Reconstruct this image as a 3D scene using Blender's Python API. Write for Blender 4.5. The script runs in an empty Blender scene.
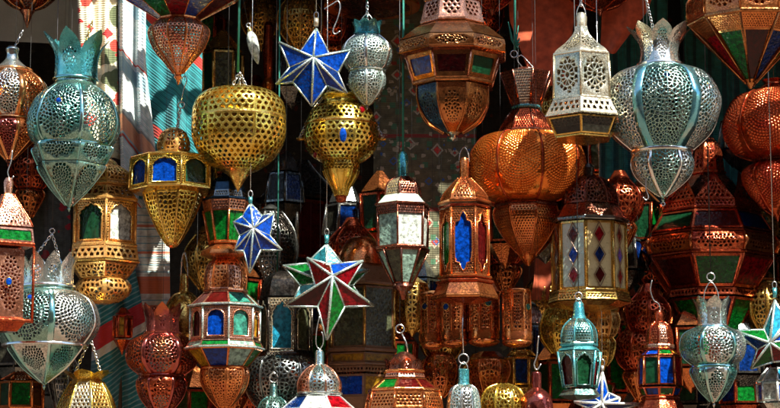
import bpy, bmesh, math, random
from mathutils import Vector, Matrix

# ---------------------------------------------------------------- camera, world, sun, exposure
SC = bpy.context.scene
COL = SC.collection
CAM_Y, CAM_Z, PITCH, FOCAL = -8.0, 1.60, math.radians(9.0), 93.5
cd = bpy.data.cameras.new('camera'); cam = bpy.data.objects.new('camera', cd); COL.objects.link(cam)
cam.location = (0, CAM_Y, CAM_Z); cam.rotation_euler = (math.radians(90) + PITCH, 0, 0)
cd.lens = FOCAL; cd.sensor_width = 36; cd.clip_end = 200; cd.clip_start = 0.05
SC.camera = cam

SUN_EL, SUN_AZ = math.radians(54), math.radians(36)       # azimuth: to the right of the viewer's back
w = bpy.data.worlds.new('World'); SC.world = w; w.use_nodes = True
nt = w.node_tree; bg = nt.nodes['Background']
sky = nt.nodes.new('ShaderNodeTexSky'); sky.sky_type = 'NISHITA'; sky.sun_disc = False
sky.sun_elevation = SUN_EL; sky.sun_rotation = math.pi - SUN_AZ
nt.links.new(sky.outputs[0], bg.inputs[0]); bg.inputs[1].default_value = 0.06
sd = bpy.data.lights.new('sun', 'SUN'); sun = bpy.data.objects.new('sun', sd); COL.objects.link(sun)
sd.energy = 5.0; sd.angle = math.radians(0.5); sd.color = (1.0, 0.93, 0.82)
sdir = Vector((math.sin(SUN_AZ)*math.cos(SUN_EL), -math.cos(SUN_AZ)*math.cos(SUN_EL), math.sin(SUN_EL)))
sun.rotation_euler = sdir.to_track_quat('Z', 'Y').to_euler(); sun.location = (4, -5, 8)
SC.view_settings.view_transform = 'Standard'; SC.view_settings.look = 'None'
SC.view_settings.exposure = 1.60; SC.view_settings.gamma = 1
try: SC.cycles.max_bounces = 6; SC.cycles.transparent_max_bounces = 4
except Exception: pass

# ---------------------------------------------------------------- from measured places to metres
_fw = Vector((0, math.cos(PITCH), math.sin(PITCH))); _up = Vector((0, -math.sin(PITCH), math.cos(PITCH)))
def P(px, py, Y):
    k = 36.0/FOCAL/780.0
    d = _fw + Vector((1, 0, 0))*((px-390)*k) + _up*(-(py-204)*k)
    t = (Y-CAM_Y)/d.y
    return Vector((0, CAM_Y, CAM_Z)) + d*t
CEIL_Z = 4.12

# ---------------------------------------------------------------- materials
MATS = {}
def _new(name):
    m = bpy.data.materials.new(name); m.use_nodes = True
    t = m.node_tree; return m, t, t.nodes['Principled BSDF']
def _n(t, typ, **kw):
    n = t.nodes.new(typ)
    for k, v in kw.items():
        if k in n.inputs: n.inputs[k].default_value = v
        else: setattr(n, k, v)
    return n
def _coord(t):
    tc = t.nodes.new('ShaderNodeTexCoord'); oi = t.nodes.new('ShaderNodeObjectInfo')
    ad = t.nodes.new('ShaderNodeVectorMath'); ad.operation = 'MULTIPLY_ADD'
    ad.inputs[1].default_value = (1, 1, 1)
    t.links.new(tc.outputs['Object'], ad.inputs[0])
    mu = t.nodes.new('ShaderNodeMath'); mu.operation = 'MULTIPLY'; mu.inputs[1].default_value = 17.0
    t.links.new(oi.outputs['Random'], mu.inputs[0]); t.links.new(mu.outputs[0], ad.inputs[2])
    return ad.outputs[0]
def metal(name, c1, c2, rough=0.30, met=0.92, bump=0.11, scale=22, fine=150, tint=None, eng=0.6):
    if name in MATS: return MATS[name]
    m, t, b = _new(name); L = t.links
    co = _coord(t)
    n1 = _n(t, 'ShaderNodeTexNoise', Scale=scale, Detail=5.0, Roughness=0.62); L.new(co, n1.inputs['Vector'])
    rp = t.nodes.new('ShaderNodeValToRGB'); e = rp.color_ramp.elements
    e[0].position = 0.34; e[0].color = (*[(x+y)/2 for x, y in zip(c1, c2)], 1); e[1].position = 0.60; e[1].color = (*c1, 1)
    L.new(n1.outputs[0], rp.inputs[0])
    out = rp.outputs[0]
    if tint:                                             # patches of tarnish
        n3 = _n(t, 'ShaderNodeTexNoise', Scale=scale*0.45, Detail=4.0, Roughness=0.6); L.new(co, n3.inputs['Vector'])
        r3 = t.nodes.new('ShaderNodeValToRGB'); r3.color_ramp.elements[0].position = 0.50; r3.color_ramp.elements[1].position = 0.66
        L.new(n3.outputs[0], r3.inputs[0])
        mx = t.nodes.new('ShaderNodeMixRGB'); mx.inputs[2].default_value = (*tint, 1)
        L.new(r3.outputs[0], mx.inputs[0]); L.new(out, mx.inputs[1]); out = mx.outputs[0]
    ht = None
    if eng:                                              # engraved lines, tarnish left in them
        ve = t.nodes.new('ShaderNodeTexVoronoi'); ve.feature = 'DISTANCE_TO_EDGE'; ve.inputs['Scale'].default_value = 88.0; L.new(co, ve.inputs['Vector'])
        re_ = t.nodes.new('ShaderNodeMapRange'); re_.inputs['From Min'].default_value = 0.03; re_.inputs['From Max'].default_value = 0.11
        re_.inputs['To Min'].default_value = eng; re_.inputs['To Max'].default_value = 0.0; L.new(ve.outputs['Distance'], re_.inputs['Value'])
        nm = _n(t, 'ShaderNodeTexNoise', Scale=9.0, Detail=2.0); L.new(co, nm.inputs['Vector'])
        rm = t.nodes.new('ShaderNodeMapRange'); rm.inputs['From Min'].default_value = 0.40; rm.inputs['From Max'].default_value = 0.55; L.new(nm.outputs[0], rm.inputs['Value'])
        me_ = t.nodes.new('ShaderNodeMath'); me_.operation = 'MULTIPLY'; L.new(re_.outputs[0], me_.inputs[0]); L.new(rm.outputs[0], me_.inputs[1])
        mx = t.nodes.new('ShaderNodeMixRGB'); mx.inputs[2].default_value = (*[x*0.12 for x in c2], 1); L.new(me_.outputs[0], mx.inputs[0]); L.new(out, mx.inputs[1]); out = mx.outputs[0]
    L.new(out, b.inputs['Base Color'])
    b.inputs['Metallic'].default_value = met
    n2 = _n(t, 'ShaderNodeTexNoise', Scale=fine*0.4, Detail=3.0); L.new(co, n2.inputs['Vector'])
    mr = t.nodes.new('ShaderNodeMapRange'); mr.inputs['From Min'].default_value = 0.3; mr.inputs['From Max'].default_value = 0.7
    mr.inputs['To Min'].default_value = max(0.07, rough-0.20); mr.inputs['To Max'].default_value = rough+0.04
    L.new(n2.outputs[0], mr.inputs['Value']); L.new(mr.outputs[0], b.inputs['Roughness'])
    v = _n(t, 'ShaderNodeTexVoronoi', Scale=fine); L.new(co, v.inputs['Vector'])
    sm = t.nodes.new('ShaderNodeMath'); sm.operation = 'ADD'
    L.new(v.outputs['Distance'], sm.inputs[0]); L.new(n2.outputs[0], sm.inputs[1])
    bp = t.nodes.new('ShaderNodeBump'); bp.inputs['Strength'].default_value = bump; bp.inputs['Distance'].default_value = 0.004
    L.new(sm.outputs[0], bp.inputs['Height']); L.new(bp.outputs[0], b.inputs['Normal'])
    MATS[name] = m; return m
def glass(name, c, rough=0.06, trans=0.42, met=0.0):
    if name in MATS: return MATS[name]
    m, t, b = _new(name); L = t.links; co = _coord(t)
    n1 = _n(t, 'ShaderNodeTexNoise', Scale=60.0, Detail=4.0, Roughness=0.7); L.new(co, n1.inputs['Vector'])
    rp = t.nodes.new('ShaderNodeValToRGB'); e = rp.color_ramp.elements
    e[0].position = 0.36; e[0].color = (*[x*0.25 for x in c], 1); e[1].position = 0.66; e[1].color = (*[min(1, x*1.15) for x in c], 1)
    L.new(n1.outputs[0], rp.inputs[0]); L.new(rp.outputs[0], b.inputs['Base Color'])
    b.inputs['Roughness'].default_value = rough; b.inputs['Transmission Weight'].default_value = trans
    b.inputs['Specular IOR Level'].default_value = 0.28
    n2 = _n(t, 'ShaderNodeTexNoise', Scale=95.0, Detail=2.0); L.new(co, n2.inputs['Vector'])
    bp = t.nodes.new('ShaderNodeBump'); bp.inputs['Strength'].default_value = 0.45; bp.inputs['Distance'].default_value = 0.005
    L.new(n2.outputs[0], bp.inputs['Height']); L.new(bp.outputs[0], b.inputs['Normal'])
    MATS[name] = m; return m

metal('silver',  (0.82, 0.84, 0.77), (0.42, 0.46, 0.41), 0.21, tint=(0.34, 0.58, 0.55))
metal('tealsil', (0.38, 0.64, 0.55), (0.16, 0.36, 0.31), 0.20, tint=(0.07, 0.34, 0.30))  # silver with the teal of reflected sky put into its base colour
metal('cyanm',   (0.22, 0.58, 0.66), (0.10, 0.40, 0.48), 0.24, bump=0.06, tint=(0.48, 0.72, 0.70), eng=0)
metal('teal',    (0.10, 0.50, 0.54), (0.04, 0.26, 0.30), 0.28, met=0.75, tint=(0.22, 0.62, 0.62))
metal('paleteal',(0.70, 0.86, 0.80), (0.36, 0.58, 0.54), 0.34, met=0.8, tint=(0.86, 0.88, 0.80))
metal('copper',  (0.84, 0.29, 0.085), (0.50, 0.13, 0.04), 0.25, tint=(0.62, 0.18, 0.07))
metal('redcop',  (0.70, 0.14, 0.05), (0.28, 0.04, 0.02), 0.26, tint=(0.36, 0.05, 0.03))
metal('scarlet', (0.66, 0.13, 0.04), (0.42, 0.06, 0.02), 0.19, met=0.85, bump=0.06, tint=(0.50, 0.06, 0.03), eng=0)
metal('orange',  (0.86, 0.25, 0.04), (0.58, 0.12, 0.015), 0.19, met=0.84, bump=0.05, tint=(0.80, 0.20, 0.03), eng=0)
metal('bronze',  (0.66, 0.27, 0.09), (0.34, 0.11, 0.03), 0.20, met=0.97, tint=(0.40, 0.13, 0.05))
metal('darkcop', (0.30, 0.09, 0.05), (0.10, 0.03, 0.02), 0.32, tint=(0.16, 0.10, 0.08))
metal('pinkcop', (0.88, 0.44, 0.28), (0.60, 0.22, 0.12), 0.26, tint=(0.66, 0.26, 0.14))
metal('purplcop',(0.42, 0.10, 0.08), (0.18, 0.03, 0.04), 0.22, tint=(0.56, 0.15, 0.05))
metal('brass',   (0.88, 0.60, 0.16), (0.48, 0.26, 0.05), 0.28, tint=(0.70, 0.36, 0.06))
metal('gold',    (0.94, 0.72, 0.15), (0.64, 0.40, 0.05), 0.24, tint=(0.76, 0.46, 0.05))
metal('honey',   (0.90, 0.54, 0.17), (0.58, 0.26, 0.06), 0.30, met=0.66, tint=(0.76, 0.34, 0.07))
metal('whitebr', (0.82, 0.74, 0.52), (0.54, 0.46, 0.28), 0.28, met=0.82, tint=(0.46, 0.48, 0.36))
metal('yellow',  (0.85, 0.62, 0.06), (0.60, 0.40, 0.03), 0.40, met=0.4, eng=0)
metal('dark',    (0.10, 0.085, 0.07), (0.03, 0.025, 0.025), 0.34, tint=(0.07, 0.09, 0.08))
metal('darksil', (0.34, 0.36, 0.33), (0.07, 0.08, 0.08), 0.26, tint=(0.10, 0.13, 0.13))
metal('bluecap', (0.025, 0.07, 0.12), (0.01, 0.03, 0.05), 0.28, met=0.6)
metal('lead',    (0.80, 0.86, 0.82), (0.46, 0.52, 0.50), 0.38, met=0.7, fine=240, eng=0)
metal('polsil',  (0.90, 0.93, 0.88), (0.66, 0.74, 0.70), 0.22, met=0.97, bump=0.05, eng=0)
metal('polteal', (0.32, 0.68, 0.62), (0.16, 0.48, 0.45), 0.18, met=0.97, bump=0.05, tint=(0.62, 0.86, 0.82), eng=0)
metal('polcop',  (0.92, 0.42, 0.16), (0.72, 0.24, 0.07), 0.20, met=0.97, bump=0.05, eng=0)
metal('polpurp', (0.50, 0.13, 0.10), (0.32, 0.06, 0.06), 0.20, met=0.97, bump=0.05, eng=0)
metal('inner_shade',    (0.030, 0.024, 0.020), (0.012, 0.010, 0.010), 0.6, met=0.2, bump=0.1, eng=0)  # near-black for inner faces, shade put into the colour
metal('darkwire', (0.03, 0.03, 0.03), (0.02, 0.02, 0.02), 0.6, met=0.3, bump=0.1, eng=0)
metal('wirem',   (0.72, 0.74, 0.70), (0.36, 0.36, 0.34), 0.30, bump=0.1, eng=0)
metal('wood',    (0.20, 0.10, 0.045), (0.09, 0.04, 0.02), 0.45, met=0.15, eng=0)
metal('ivory',   (0.66, 0.54, 0.26), (0.48, 0.37, 0.16), 0.42, met=0.2, eng=0)
metal('mint',    (0.55, 0.72, 0.60), (0.34, 0.50, 0.42), 0.40, met=0.3, eng=0)
glass('g_blue', (0.002, 0.085, 0.60)); glass('g_deep', (0.003, 0.035, 0.20)); glass('g_green', (0.004, 0.22, 0.025))
glass('g_red', (0.40, 0.004, 0.012)); glass('g_wine', (0.11, 0.006, 0.006)); glass('g_white', (0.66, 0.74, 0.66), 0.25, 0.1)
glass('g_amber', (0.66, 0.36, 0.02)); glass('g_turq', (0.03, 0.42, 0.66)); glass('g_jade', (0.06, 0.36, 0.26))
glass('g_olive', (0.13, 0.15, 0.08)); glass('g_darkgreen', (0.012, 0.09, 0.035)); glass('g_mint', (0.38, 0.62, 0.50), 0.2, 0.15)
glass('g_tealpane', (0.02, 0.22, 0.26)); glass('g_smoke', (0.05, 0.05, 0.035)); glass('g_cyan', (0.14, 0.55, 0.66), 0.2, 0.15)
def M(n): return MATS[n]

# ---------------------------------------------------------------- object helpers
def obj(name, mesh, mat=None, parent=None):
    o = bpy.data.objects.new(name, mesh); COL.objects.link(o)
    if mat and not mesh.materials: mesh.materials.append(M(mat) if isinstance(mat, str) else mat)
    if parent: o.parent = parent
    return o
def pymesh(name, vs, fs, smooth=False, weld=0.0, out=False):
    me = bpy.data.meshes.new(name); me.from_pydata([tuple(v) for v in vs], [], fs)
    if weld or smooth or out:
        bm = bmesh.new(); bm.from_mesh(me)
        if weld: bmesh.ops.remove_doubles(bm, verts=bm.verts, dist=weld)
        if out: bmesh.ops.recalc_face_normals(bm, faces=bm.faces)
        if smooth:
            for f in bm.faces: f.smooth = True
        bm.to_mesh(me); bm.free()
    me.update(); return me
def tag(o, label, cat, group=None):
    o['label'] = label; o['category'] = cat
    if group: o['group'] = group
    return o
def empty(name, loc):
    o = bpy.data.objects.new(name, None); COL.objects.link(o); o.location = loc; o.empty_display_size = 0.05; return o
def tube_geo(path, r, vs, fs, k=6, closed=False):
    """append a tube along path (list of Vectors)"""
    n = len(path); base = len(vs)
    prev = None
    for i, p in enumerate(path):
        a = path[(i-1) % n] if (closed or i > 0) else p; b = path[(i+1) % n] if (closed or i < n-1) else p
        d = (b-a).normalized()
        ref = Vector((0, 1, 0)) if abs(d.y) < 0.9 else Vector((1, 0, 0))
        s = d.cross(ref).normalized() if prev is None else (prev - d*prev.dot(d)).normalized()
        prev = s; t2 = d.cross(s)
        rr = r[i] if isinstance(r, (list, tuple)) else r
        for j in range(k):
            an = 2*math.pi*j/k; vs.append(p + (s*math.cos(an) + t2*math.sin(an))*rr)
    m = n if closed else n-1
    for i in range(m):
        for j in range(k):
            a = base+i*k+j; b = base+i*k+(j+1) % k; c = base+((i+1) % n)*k+(j+1) % k; d = base+((i+1) % n)*k+j
            fs.append((a, b, c, d))
    if not closed:
        fs.append(tuple(base+j for j in range(k))[::-1]); fs.append(tuple(base+(n-1)*k+j for j in range(k)))
def tube(name, path, r, mat, parent=None, k=6, closed=False):
    vs, fs = [], []; tube_geo([Vector(p) for p in path], r, vs, fs, k, closed)
    return obj(name, pymesh(name, vs, fs, True), mat, parent)
def catmull(pts, sub=5):
    out = []
    n = len(pts)
    for i in range(n-1):
        p0 = pts[max(0, i-1)]; p1 = pts[i]; p2 = pts[i+1]; p3 = pts[min(n-1, i+2)]
        for s in range(sub):
            t = s/sub
            out.append(tuple(0.5*((2*b) + (-a+c)*t + (2*a-5*b+4*c-d)*t*t + (-a+3*b-3*c+d)*t**3) for a, b, c, d in zip(p0, p1, p2, p3)))
    out.append(tuple(pts[-1])); return out

# ---------------------------------------------------------------- cut patterns: cells of a symmetric tiling, each with its own hole
def clip(poly, nx, ny, d):
    out = []; n = len(poly)
    for i in range(n):
        a = poly[i]; b = poly[(i+1) % n]
        da = a[0]*nx+a[1]*ny-d; db = b[0]*nx+b[1]*ny-d
        if da <= 0: out.append(a)
        if (da < 0 and db > 0) or (da > 0 and db < 0):
            t = da/(da-db); out.append((a[0]+(b[0]-a[0])*t, a[1]+(b[1]-a[1])*t))
    return out
def voronoi(seeds, x0, y0, x1, y1):
    cells = []
    for i, s in enumerate(seeds):
        near = sorted(((q[0]-s[0])**2+(q[1]-s[1])**2, j) for j, q in enumerate(seeds) if j != i)[:22]
        poly = [(x0, y0), (x1, y0), (x1, y1), (x0, y1)]
        for d2, j in near:
            if d2 < 1e-9: continue
            q = seeds[j]; nx, ny = q[0]-s[0], q[1]-s[1]
            poly = clip(poly, nx, ny, (q[0]**2+q[1]**2-s[0]**2-s[1]**2)/2)
            if len(poly) < 3: break
        if len(poly) >= 3: cells.append(poly)
    return cells
def seeds_for(kind, W, H, size, rng):
    S = []
    def grid(dx, dy, jit=0.0, avoid=None):
        ny = max(1, round(H/dy)); nx = max(1, round(W/dx))
        for j in range(ny):
            k = nx if j % 2 == 0 else nx+1
            for i in range(k):
                x = (i+0.5)*W/nx if j % 2 == 0 else i*W/nx
                x = min(max(x, 0.25*dx), W-0.25*dx)
                y = (j+0.5)*H/ny
                if avoid and any((x-a)**2+(y-b)**2 < (r*1.06)**2 for a, b, r in avoid): continue
                S.append((x+rng.uniform(-jit, jit)*dx, y+rng.uniform(-jit, jit)*dy))
    if kind in ('hex',): grid(size, size*0.9)
    elif kind == 'flower':
        R = min(W, H)*0.48; nr = max(1, round(H/(2.3*R))); fy = min(1.4, H/nr*.48/R)
        cs = [(W/2, H*(j+0.5)/nr, R) for j in range(nr)]
        for cx, cy, R in cs:
            S.append((cx, cy))
            for rad, off, kk in ((0.46, 0.0, 12), (0.90, 0.5, 12)):
                for i in range(kk):
                    a = 2*math.pi*(i+off)/kk+math.pi/2; S.append((cx+R*rad*math.cos(a), cy+R*fy*rad*math.sin(a)))
        grid(size, size*0.9, 0, cs)
    elif kind == 'diamond': grid(size, size*0.72)
    elif kind == 'rings':
        c = (W*0.5, H*0.48); r = size*0.6; S.append(c)
        while r < math.hypot(W, H)*0.62:
            k = max(6, int(2*math.pi*r/size))
            for i in range(k):
                a = 2*math.pi*(i+0.5*(int(r/size) % 2))/k; x = c[0]+r*math.cos(a); y = c[1]+r*math.sin(a)
                if 0.1 < x < W-0.1 and 0.1 < y < H-0.1: S.append((x, y))
            r += size
    elif kind == 'scroll':
        n = max(6, int(W*H/(size*size)*0.55)); pts = []
        tries = 0
        while len(pts) < n and tries < n*40:
            tries += 1; x = rng.uniform(0, W/2); y = rng.uniform(0, H)
            if W/2-x < size*0.3: x = W/2-size*0.28
            if all((x-a)**2+(y-b)**2 > (size*0.72)**2 for a, b in pts): pts.append((x, y))
        for x, y in pts: S += [(x, y), (W-x, y)]
    else:                                                # rosettes
        R = min(W, H)*0.47; nr = max(1, round(H/(2.05*R))); cs = []
        for j in range(nr): cs.append((W/2, H*(j+0.5)/nr, R))
        for cx, cy, R in cs:
            S.append((cx, cy)); k = 8 if R > size*1.6 else 6
            nring = max(2, round(R*0.93/size))
            for rad, off, kk in [((j+1)/nring*0.90, 0.5*(j % 2), k*max(1, round(2*math.pi*R*(j+1)/nring*0.9/(k*size)))) for j in range(nring)]:
                for i in range(kk):
                    a = 2*math.pi*(i+off)/kk + math.pi/2
                    x = cx+R*rad*math.cos(a); y = cy+R*rad*math.sin(a)
                    if 0 < x < W and 0 < y < H: S.append((x, y))
        grid(size, size*0.9, 0, cs)
    return S

def ell(a, b, cy=0.5, n=20): return [(a*math.cos(2*math.pi*i/n), cy+b*math.sin(2*math.pi*i/n)) for i in range(n)]
LEAF = [(0, .04), (.2, .14), (.36, .3), (.40, .5), (.36, .68), (.2, .86), (0, .95), (-.2, .86), (-.36, .68), (-.40, .5), (-.36, .3), (-.2, .14)]
OGEE = [(-.37, .94), (-.37, .40), (-.40, .35), (-.34, .30), (-.36, .25), (-.25, .19), (-.22, .14), (-.08, .11), (0, .05)]
OGEE = OGEE + [(-x, y) for x, y in OGEE[-2::-1]]
ROUNDARCH = [(-.33, .92), (-.33, .36), (-.30, .24), (-.2, .14), (0, .09), (.2, .14), (.30, .24), (.33, .36), (.33, .92)]
HEXARCH = [(-.33, .82), (-.37, .66), (-.37, .34), (-.33, .22), (-.16, .20), (-.12, .12), (0, .06), (.12, .12), (.16, .20), (.33, .22), (.37, .34), (.37, .66), (.33, .82), (.16, .84), (.10, .92), (0, .96), (-.10, .92), (-.16, .84)]
def inside(poly, x, y):
    c = False; n = len(poly)
    for i in range(n):
        a = poly[i]; b = poly[i-1]
        if (a[1] > y) != (b[1] > y) and x < (b[0]-a[0])*(y-a[1])/(b[1]-a[1])+a[0]: c = not c
    return c

# ---------------------------------------------------------------- the lantern kit
class Lantern:
    def __init__(s, name, label, cx, Y, ybot, n=8, phase=0.0, bulge=0.0, tilt=0.0, cat='lantern', group=None, ax=None):
        s.cx, s.Y, s.n, s.phase, s.bulge = cx, Y, n, math.radians(phase), bulge
        s.base = P(cx, ybot, Y); s.px = P(cx+1, ybot, Y).x-P(cx, ybot, Y).x
        s.root = tag(empty(name, s.base), label, cat, group)
        s.root.rotation_euler = (0, math.radians(tilt), 0)
        s.rng = random.Random(int(cx*131+ybot*7)); s.ztop = 0
    def z(s, py): return P(s.cx, py, s.Y).z-s.base.z
    def curve(s, prof, smooth):
        pts = catmull(prof, 6) if (smooth and len(prof) > 2) else list(prof)
        pts = [(max(0.05, r)*s.px, s.z(y)) for r, y in pts]
        for p in pts: s.ztop = max(s.ztop, p[1])
        L = [0.0]
        for a, b in zip(pts, pts[1:]): L.append(L[-1]+math.hypot(b[0]-a[0], b[1]-a[1]))
        tot = L[-1] or 1e-6
        def C(v):
            d = min(max(v, 0), 1)*tot
            for i in range(len(pts)-1):
                if d <= L[i+1] or i == len(pts)-2:
                    t = (d-L[i])/max(1e-9, L[i+1]-L[i]); t = min(max(t, 0), 1)
                    return (pts[i][0]+(pts[i+1][0]-pts[i][0])*t, pts[i][1]+(pts[i+1][1]-pts[i][1])*t)
        return C, tot, [l/tot for l in L]
    def surf(s, C, n, bulge, phase0=0.0):
        h = math.pi/n
        def S(u, v, off=0.0):                            # u -0.5..0.5 across one side, v 0..1 down the profile
            r, z = C(v); r = max(1e-4, r-off)
            th = u*2*h
            fx = r*math.sin(h)*(u*2); fy = -r*math.cos(h)
            gx = r*math.sin(th); gy = -r*math.cos(th)
            return Vector((fx+(gx-fx)*bulge, fy+(gy-fy)*bulge, z))
        return S
    def place(s, name, me, mat, k, n=None, phase=None):
        o = obj(name, me, mat, s.root)
        o.rotation_euler = (0, 0, (s.phase if phase is None else math.radians(phase))+k*2*math.pi/(n or s.n)); return o
    # -- a closed shell all round
    def solid(s, name, prof, mat, smooth=False, n=None, bulge=None, su=None, cap=True):
        n = n or s.n; bulge = s.bulge if bulge is None else bulge
        C, tot, Ls = s.curve(prof, smooth); S = s.surf(C, n, bulge)
        su = su or (1 if bulge == 0 else max(2, 24//n))
        vv = Ls; vs, fs = [], []; N = n*su
        for v in vv:
            for k in range(n):
                R = Matrix.Rotation(k*2*math.pi/n, 3, 'Z')
                for i in range(su): vs.append(R @ S(-0.5+i/su, v))
        for j in range(len(vv)-1):
            for i in range(N): fs.append((j*N+i, (j+1)*N+i, (j+1)*N+(i+1) % N, j*N+(i+1) % N))
        if cap: fs.append(tuple(range(N))); fs.append(tuple(range((len(vv)-1)*N, len(vv)*N))[::-1])
        sm = bulge > 0.3
        me = pymesh(name, vs, fs, sm, out=cap)
        if sm:
            me.set_sharp_from_angle(angle=math.radians(38))
        return s.place(name, me, mat, 0)
    def ring(s, y, r, h, mat, d=1.6, n=None, bulge=None, name='band'):
        return s.solid(name, [(r-1, y-h/2), (r+d*0.6, y-h/2), (r+d, y-h*0.2), (r+d, y+h*0.25), (r+d*0.5, y+h/2), (r-1, y+h/2)], mat, n=n, bulge=bulge)
    # -- pierced sheet metal, one panel on each side
    def perf(s, prof, mats, pat='rosette', size=4.6, hole=0.62, smooth=False, margin=1.6, n=None, bulge=None, arch=None, archw=None,
             taper=None, name='panel', relief=0.35, only=None, minw=0.28, med=None, inner=True, emboss=False):
        n = n or s.n; bulge = s.bulge if bulge is None else bulge
        C, tot, Ls = s.curve(prof, smooth); S = s.surf(C, n, bulge)
        H = tot/s.px; ws = [2*C(i/12)[0]*math.sin(math.pi/n)/s.px for i in range(13)]; W = max(ws)
        margin = min(margin, W*0.16, H*0.16)
        iw, ih = W-2*margin, H-2*margin
        size = min(size, iw/2.2) if pat != 'scroll' else size
        cells = voronoi(seeds_for(pat, iw, ih, size, s.rng), 0, 0, iw, ih)
        vs, fs, dots = [], [], []
        def q(x, y, off=0.0):
            u = x/W-0.5; v = y/H
            if taper: u *= taper(v)
            vs.append(S(u, v, off*s.px)); return len(vs)-1
        def wl(y): return C(y/H)[0]*2*math.sin(math.pi/n)/s.px*(taper(y/H) if taper else 1)
        for c in cells:
            c = [(x+margin, y+margin) for x, y in c]
            m = len(c); gx = sum(p[0] for p in c)/m; gy = sum(p[1] for p in c)/m
            if arch and inside(arch, gx/W-0.5, gy/H): continue
            o = [q(x, y) for x, y in c]
            ar = abs(sum(c[i][0]*c[(i+1) % m][1]-c[(i+1) % m][0]*c[i][1] for i in range(m)))/2
            solid = med is not None and not inside(med, gx/W-0.5, gy/H)
            if ar < size*size*0.10 or wl(gy)/W < minw or solid:
                fs.append(tuple(o)); continue
            i2 = [q(gx+(x-gx)*hole, gy+(y-gy)*hole, relief) for x, y in c]
            for i in range(m): fs.append((o[i], o[(i+1) % m], i2[(i+1) % m], i2[i]))
            if emboss: fs.append(tuple(i2)); dots.append(len(fs)-1)
        def strip(x0, y0, x1, y1, nx, ny):
            g = [[q(x0+(x1-x0)*i/nx, y0+(y1-y0)*j/ny) for i in range(nx+1)] for j in range(ny+1)]
            for j in range(ny):
                for i in range(nx): fs.append((g[j][i], g[j][i+1], g[j+1][i+1], g[j+1][i]))
        nn = 14; e = 0.0
        strip(0, 0, margin+e, H, 1, nn); strip(W-margin-e, 0, W, H, 1, nn)
        strip(margin, 0, W-margin, margin, nn, 1); strip(margin, H-margin, W-margin, H, nn, 1)
        me = pymesh(name, vs, fs, True, 0 if emboss else 0.15*s.px)
        for d_ in dots: me.polygons[d_].material_index = 2
        if inner:                                        # the sheet's inner face, near-black to put shade behind the holes
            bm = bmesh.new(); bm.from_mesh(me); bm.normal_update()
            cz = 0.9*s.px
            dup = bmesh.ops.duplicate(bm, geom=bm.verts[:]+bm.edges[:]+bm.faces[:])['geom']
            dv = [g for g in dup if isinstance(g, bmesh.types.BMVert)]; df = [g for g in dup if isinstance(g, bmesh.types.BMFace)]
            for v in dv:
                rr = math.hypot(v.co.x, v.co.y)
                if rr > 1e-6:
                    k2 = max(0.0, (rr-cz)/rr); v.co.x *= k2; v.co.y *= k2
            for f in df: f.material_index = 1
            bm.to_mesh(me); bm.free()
        res = []
        mats = mats if isinstance(mats, (list, tuple)) else [mats]
        meshes = {}
        for k in range(n):
            if only and k not in only: continue
            mt = mats[k % len(mats)]
            if mt not in meshes:
                meshes[mt] = me if not meshes else me.copy()
                meshes[mt].materials.clear(); meshes[mt].materials.append(M(mt)); meshes[mt].materials.append(M('inner_shade')); meshes[mt].materials.append(M('gold' if mt == 'orange' else 'copper'))
            res.append(s.place(name, meshes[mt], None, k, n))
        return res
    # -- panes, one on each side, with a lead or metal frame
    def panes(s, prof, cols, frame, fw=1.5, n=None, bulge=0.0, shape=None, inset=0.8, rim=0.9, nv=1, name='pane', frames=True):
        n = n or s.n
        C, tot, Ls = s.curve(prof, False); S = s.surf(C, n, bulge)
        W = 2*max(C(0)[0], C(1)[0], C(.5)[0])*math.sin(math.pi/n)/s.px; H = tot/s.px
        mu, mv = fw/W, fw/H
        pm = {}
        for k in range(n):
            if frames and shape is None:
                if 'f' not in pm:
                    vs, fs = [], []
                    o = [(-.5, 0), (.5, 0), (.5, 1), (-.5, 1)]; i = [(-.5+mu, mv), (.5-mu, mv), (.5-mu, 1-mv), (-.5+mu, 1-mv)]
                    for a, b in o: vs.append(S(a, b, -0.3*s.px))
                    for a, b in i: vs.append(S(a, b, -0.5*s.px))
                    for a, b in i: vs.append(S(a, b, (inset+.4)*s.px))
                    for j in range(4):
                        fs.append((j, (j+1) % 4, 4+(j+1) % 4, 4+j)); fs.append((4+j, 4+(j+1) % 4, 8+(j+1) % 4, 8+j))
                    pm['f'] = pymesh('frame', vs, fs)
                s.place('frame', pm['f'], frame, k, n)
            if shape is not None:
                if 'r' not in pm:
                    vs, fs = [], []
                    path = [S(a, b, -0.3*s.px) for a, b in shape]
                    tube_geo(path, rim*s.px, vs, fs, 5, True); pm['r'] = pymesh('arch_rim', vs, fs, True)
                s.place('arch_rim', pm['r'], frame, k, n)
            c = cols[k % len(cols)]
            if c is None: continue
            if c not in pm:
                vs, fs = [], []
                if shape is None:
                    g = [(-.5+mu*.8, mv*.8), (.5-mu*.8, mv*.8), (.5-mu*.8, 1-mv*.8), (-.5+mu*.8, 1-mv*.8)]
                else: g = [(a*1.05, b) for a, b in shape]
                m = len(g)
                for a, b in g: vs.append(S(a, b, inset*s.px))
                for a, b in g: vs.append(S(a, b, (inset+.8)*s.px))
                fs.append(tuple(range(m))); fs.append(tuple(range(m, 2*m))[::-1])
                for j in range(m): fs.append((j, j+m, (j+1) % m+m, (j+1) % m))
                pm[c] = pymesh(name, vs, fs, out=True)
            s.place(name, pm[c], c, k, n)
    def arch(s, prof, cols, mat, shape=OGEE, size=3.6, hole=0.55, **kw):
        mats = mat if isinstance(mat, (list, tuple)) else [mat]
        s.perf(prof, mats, 'hex', size=size*.8, hole=hole, arch=shape, margin=1.0, **kw)
        s.panes(prof, cols, mats[0], shape=shape, inset=2.0, n=kw.get('n'))
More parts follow.
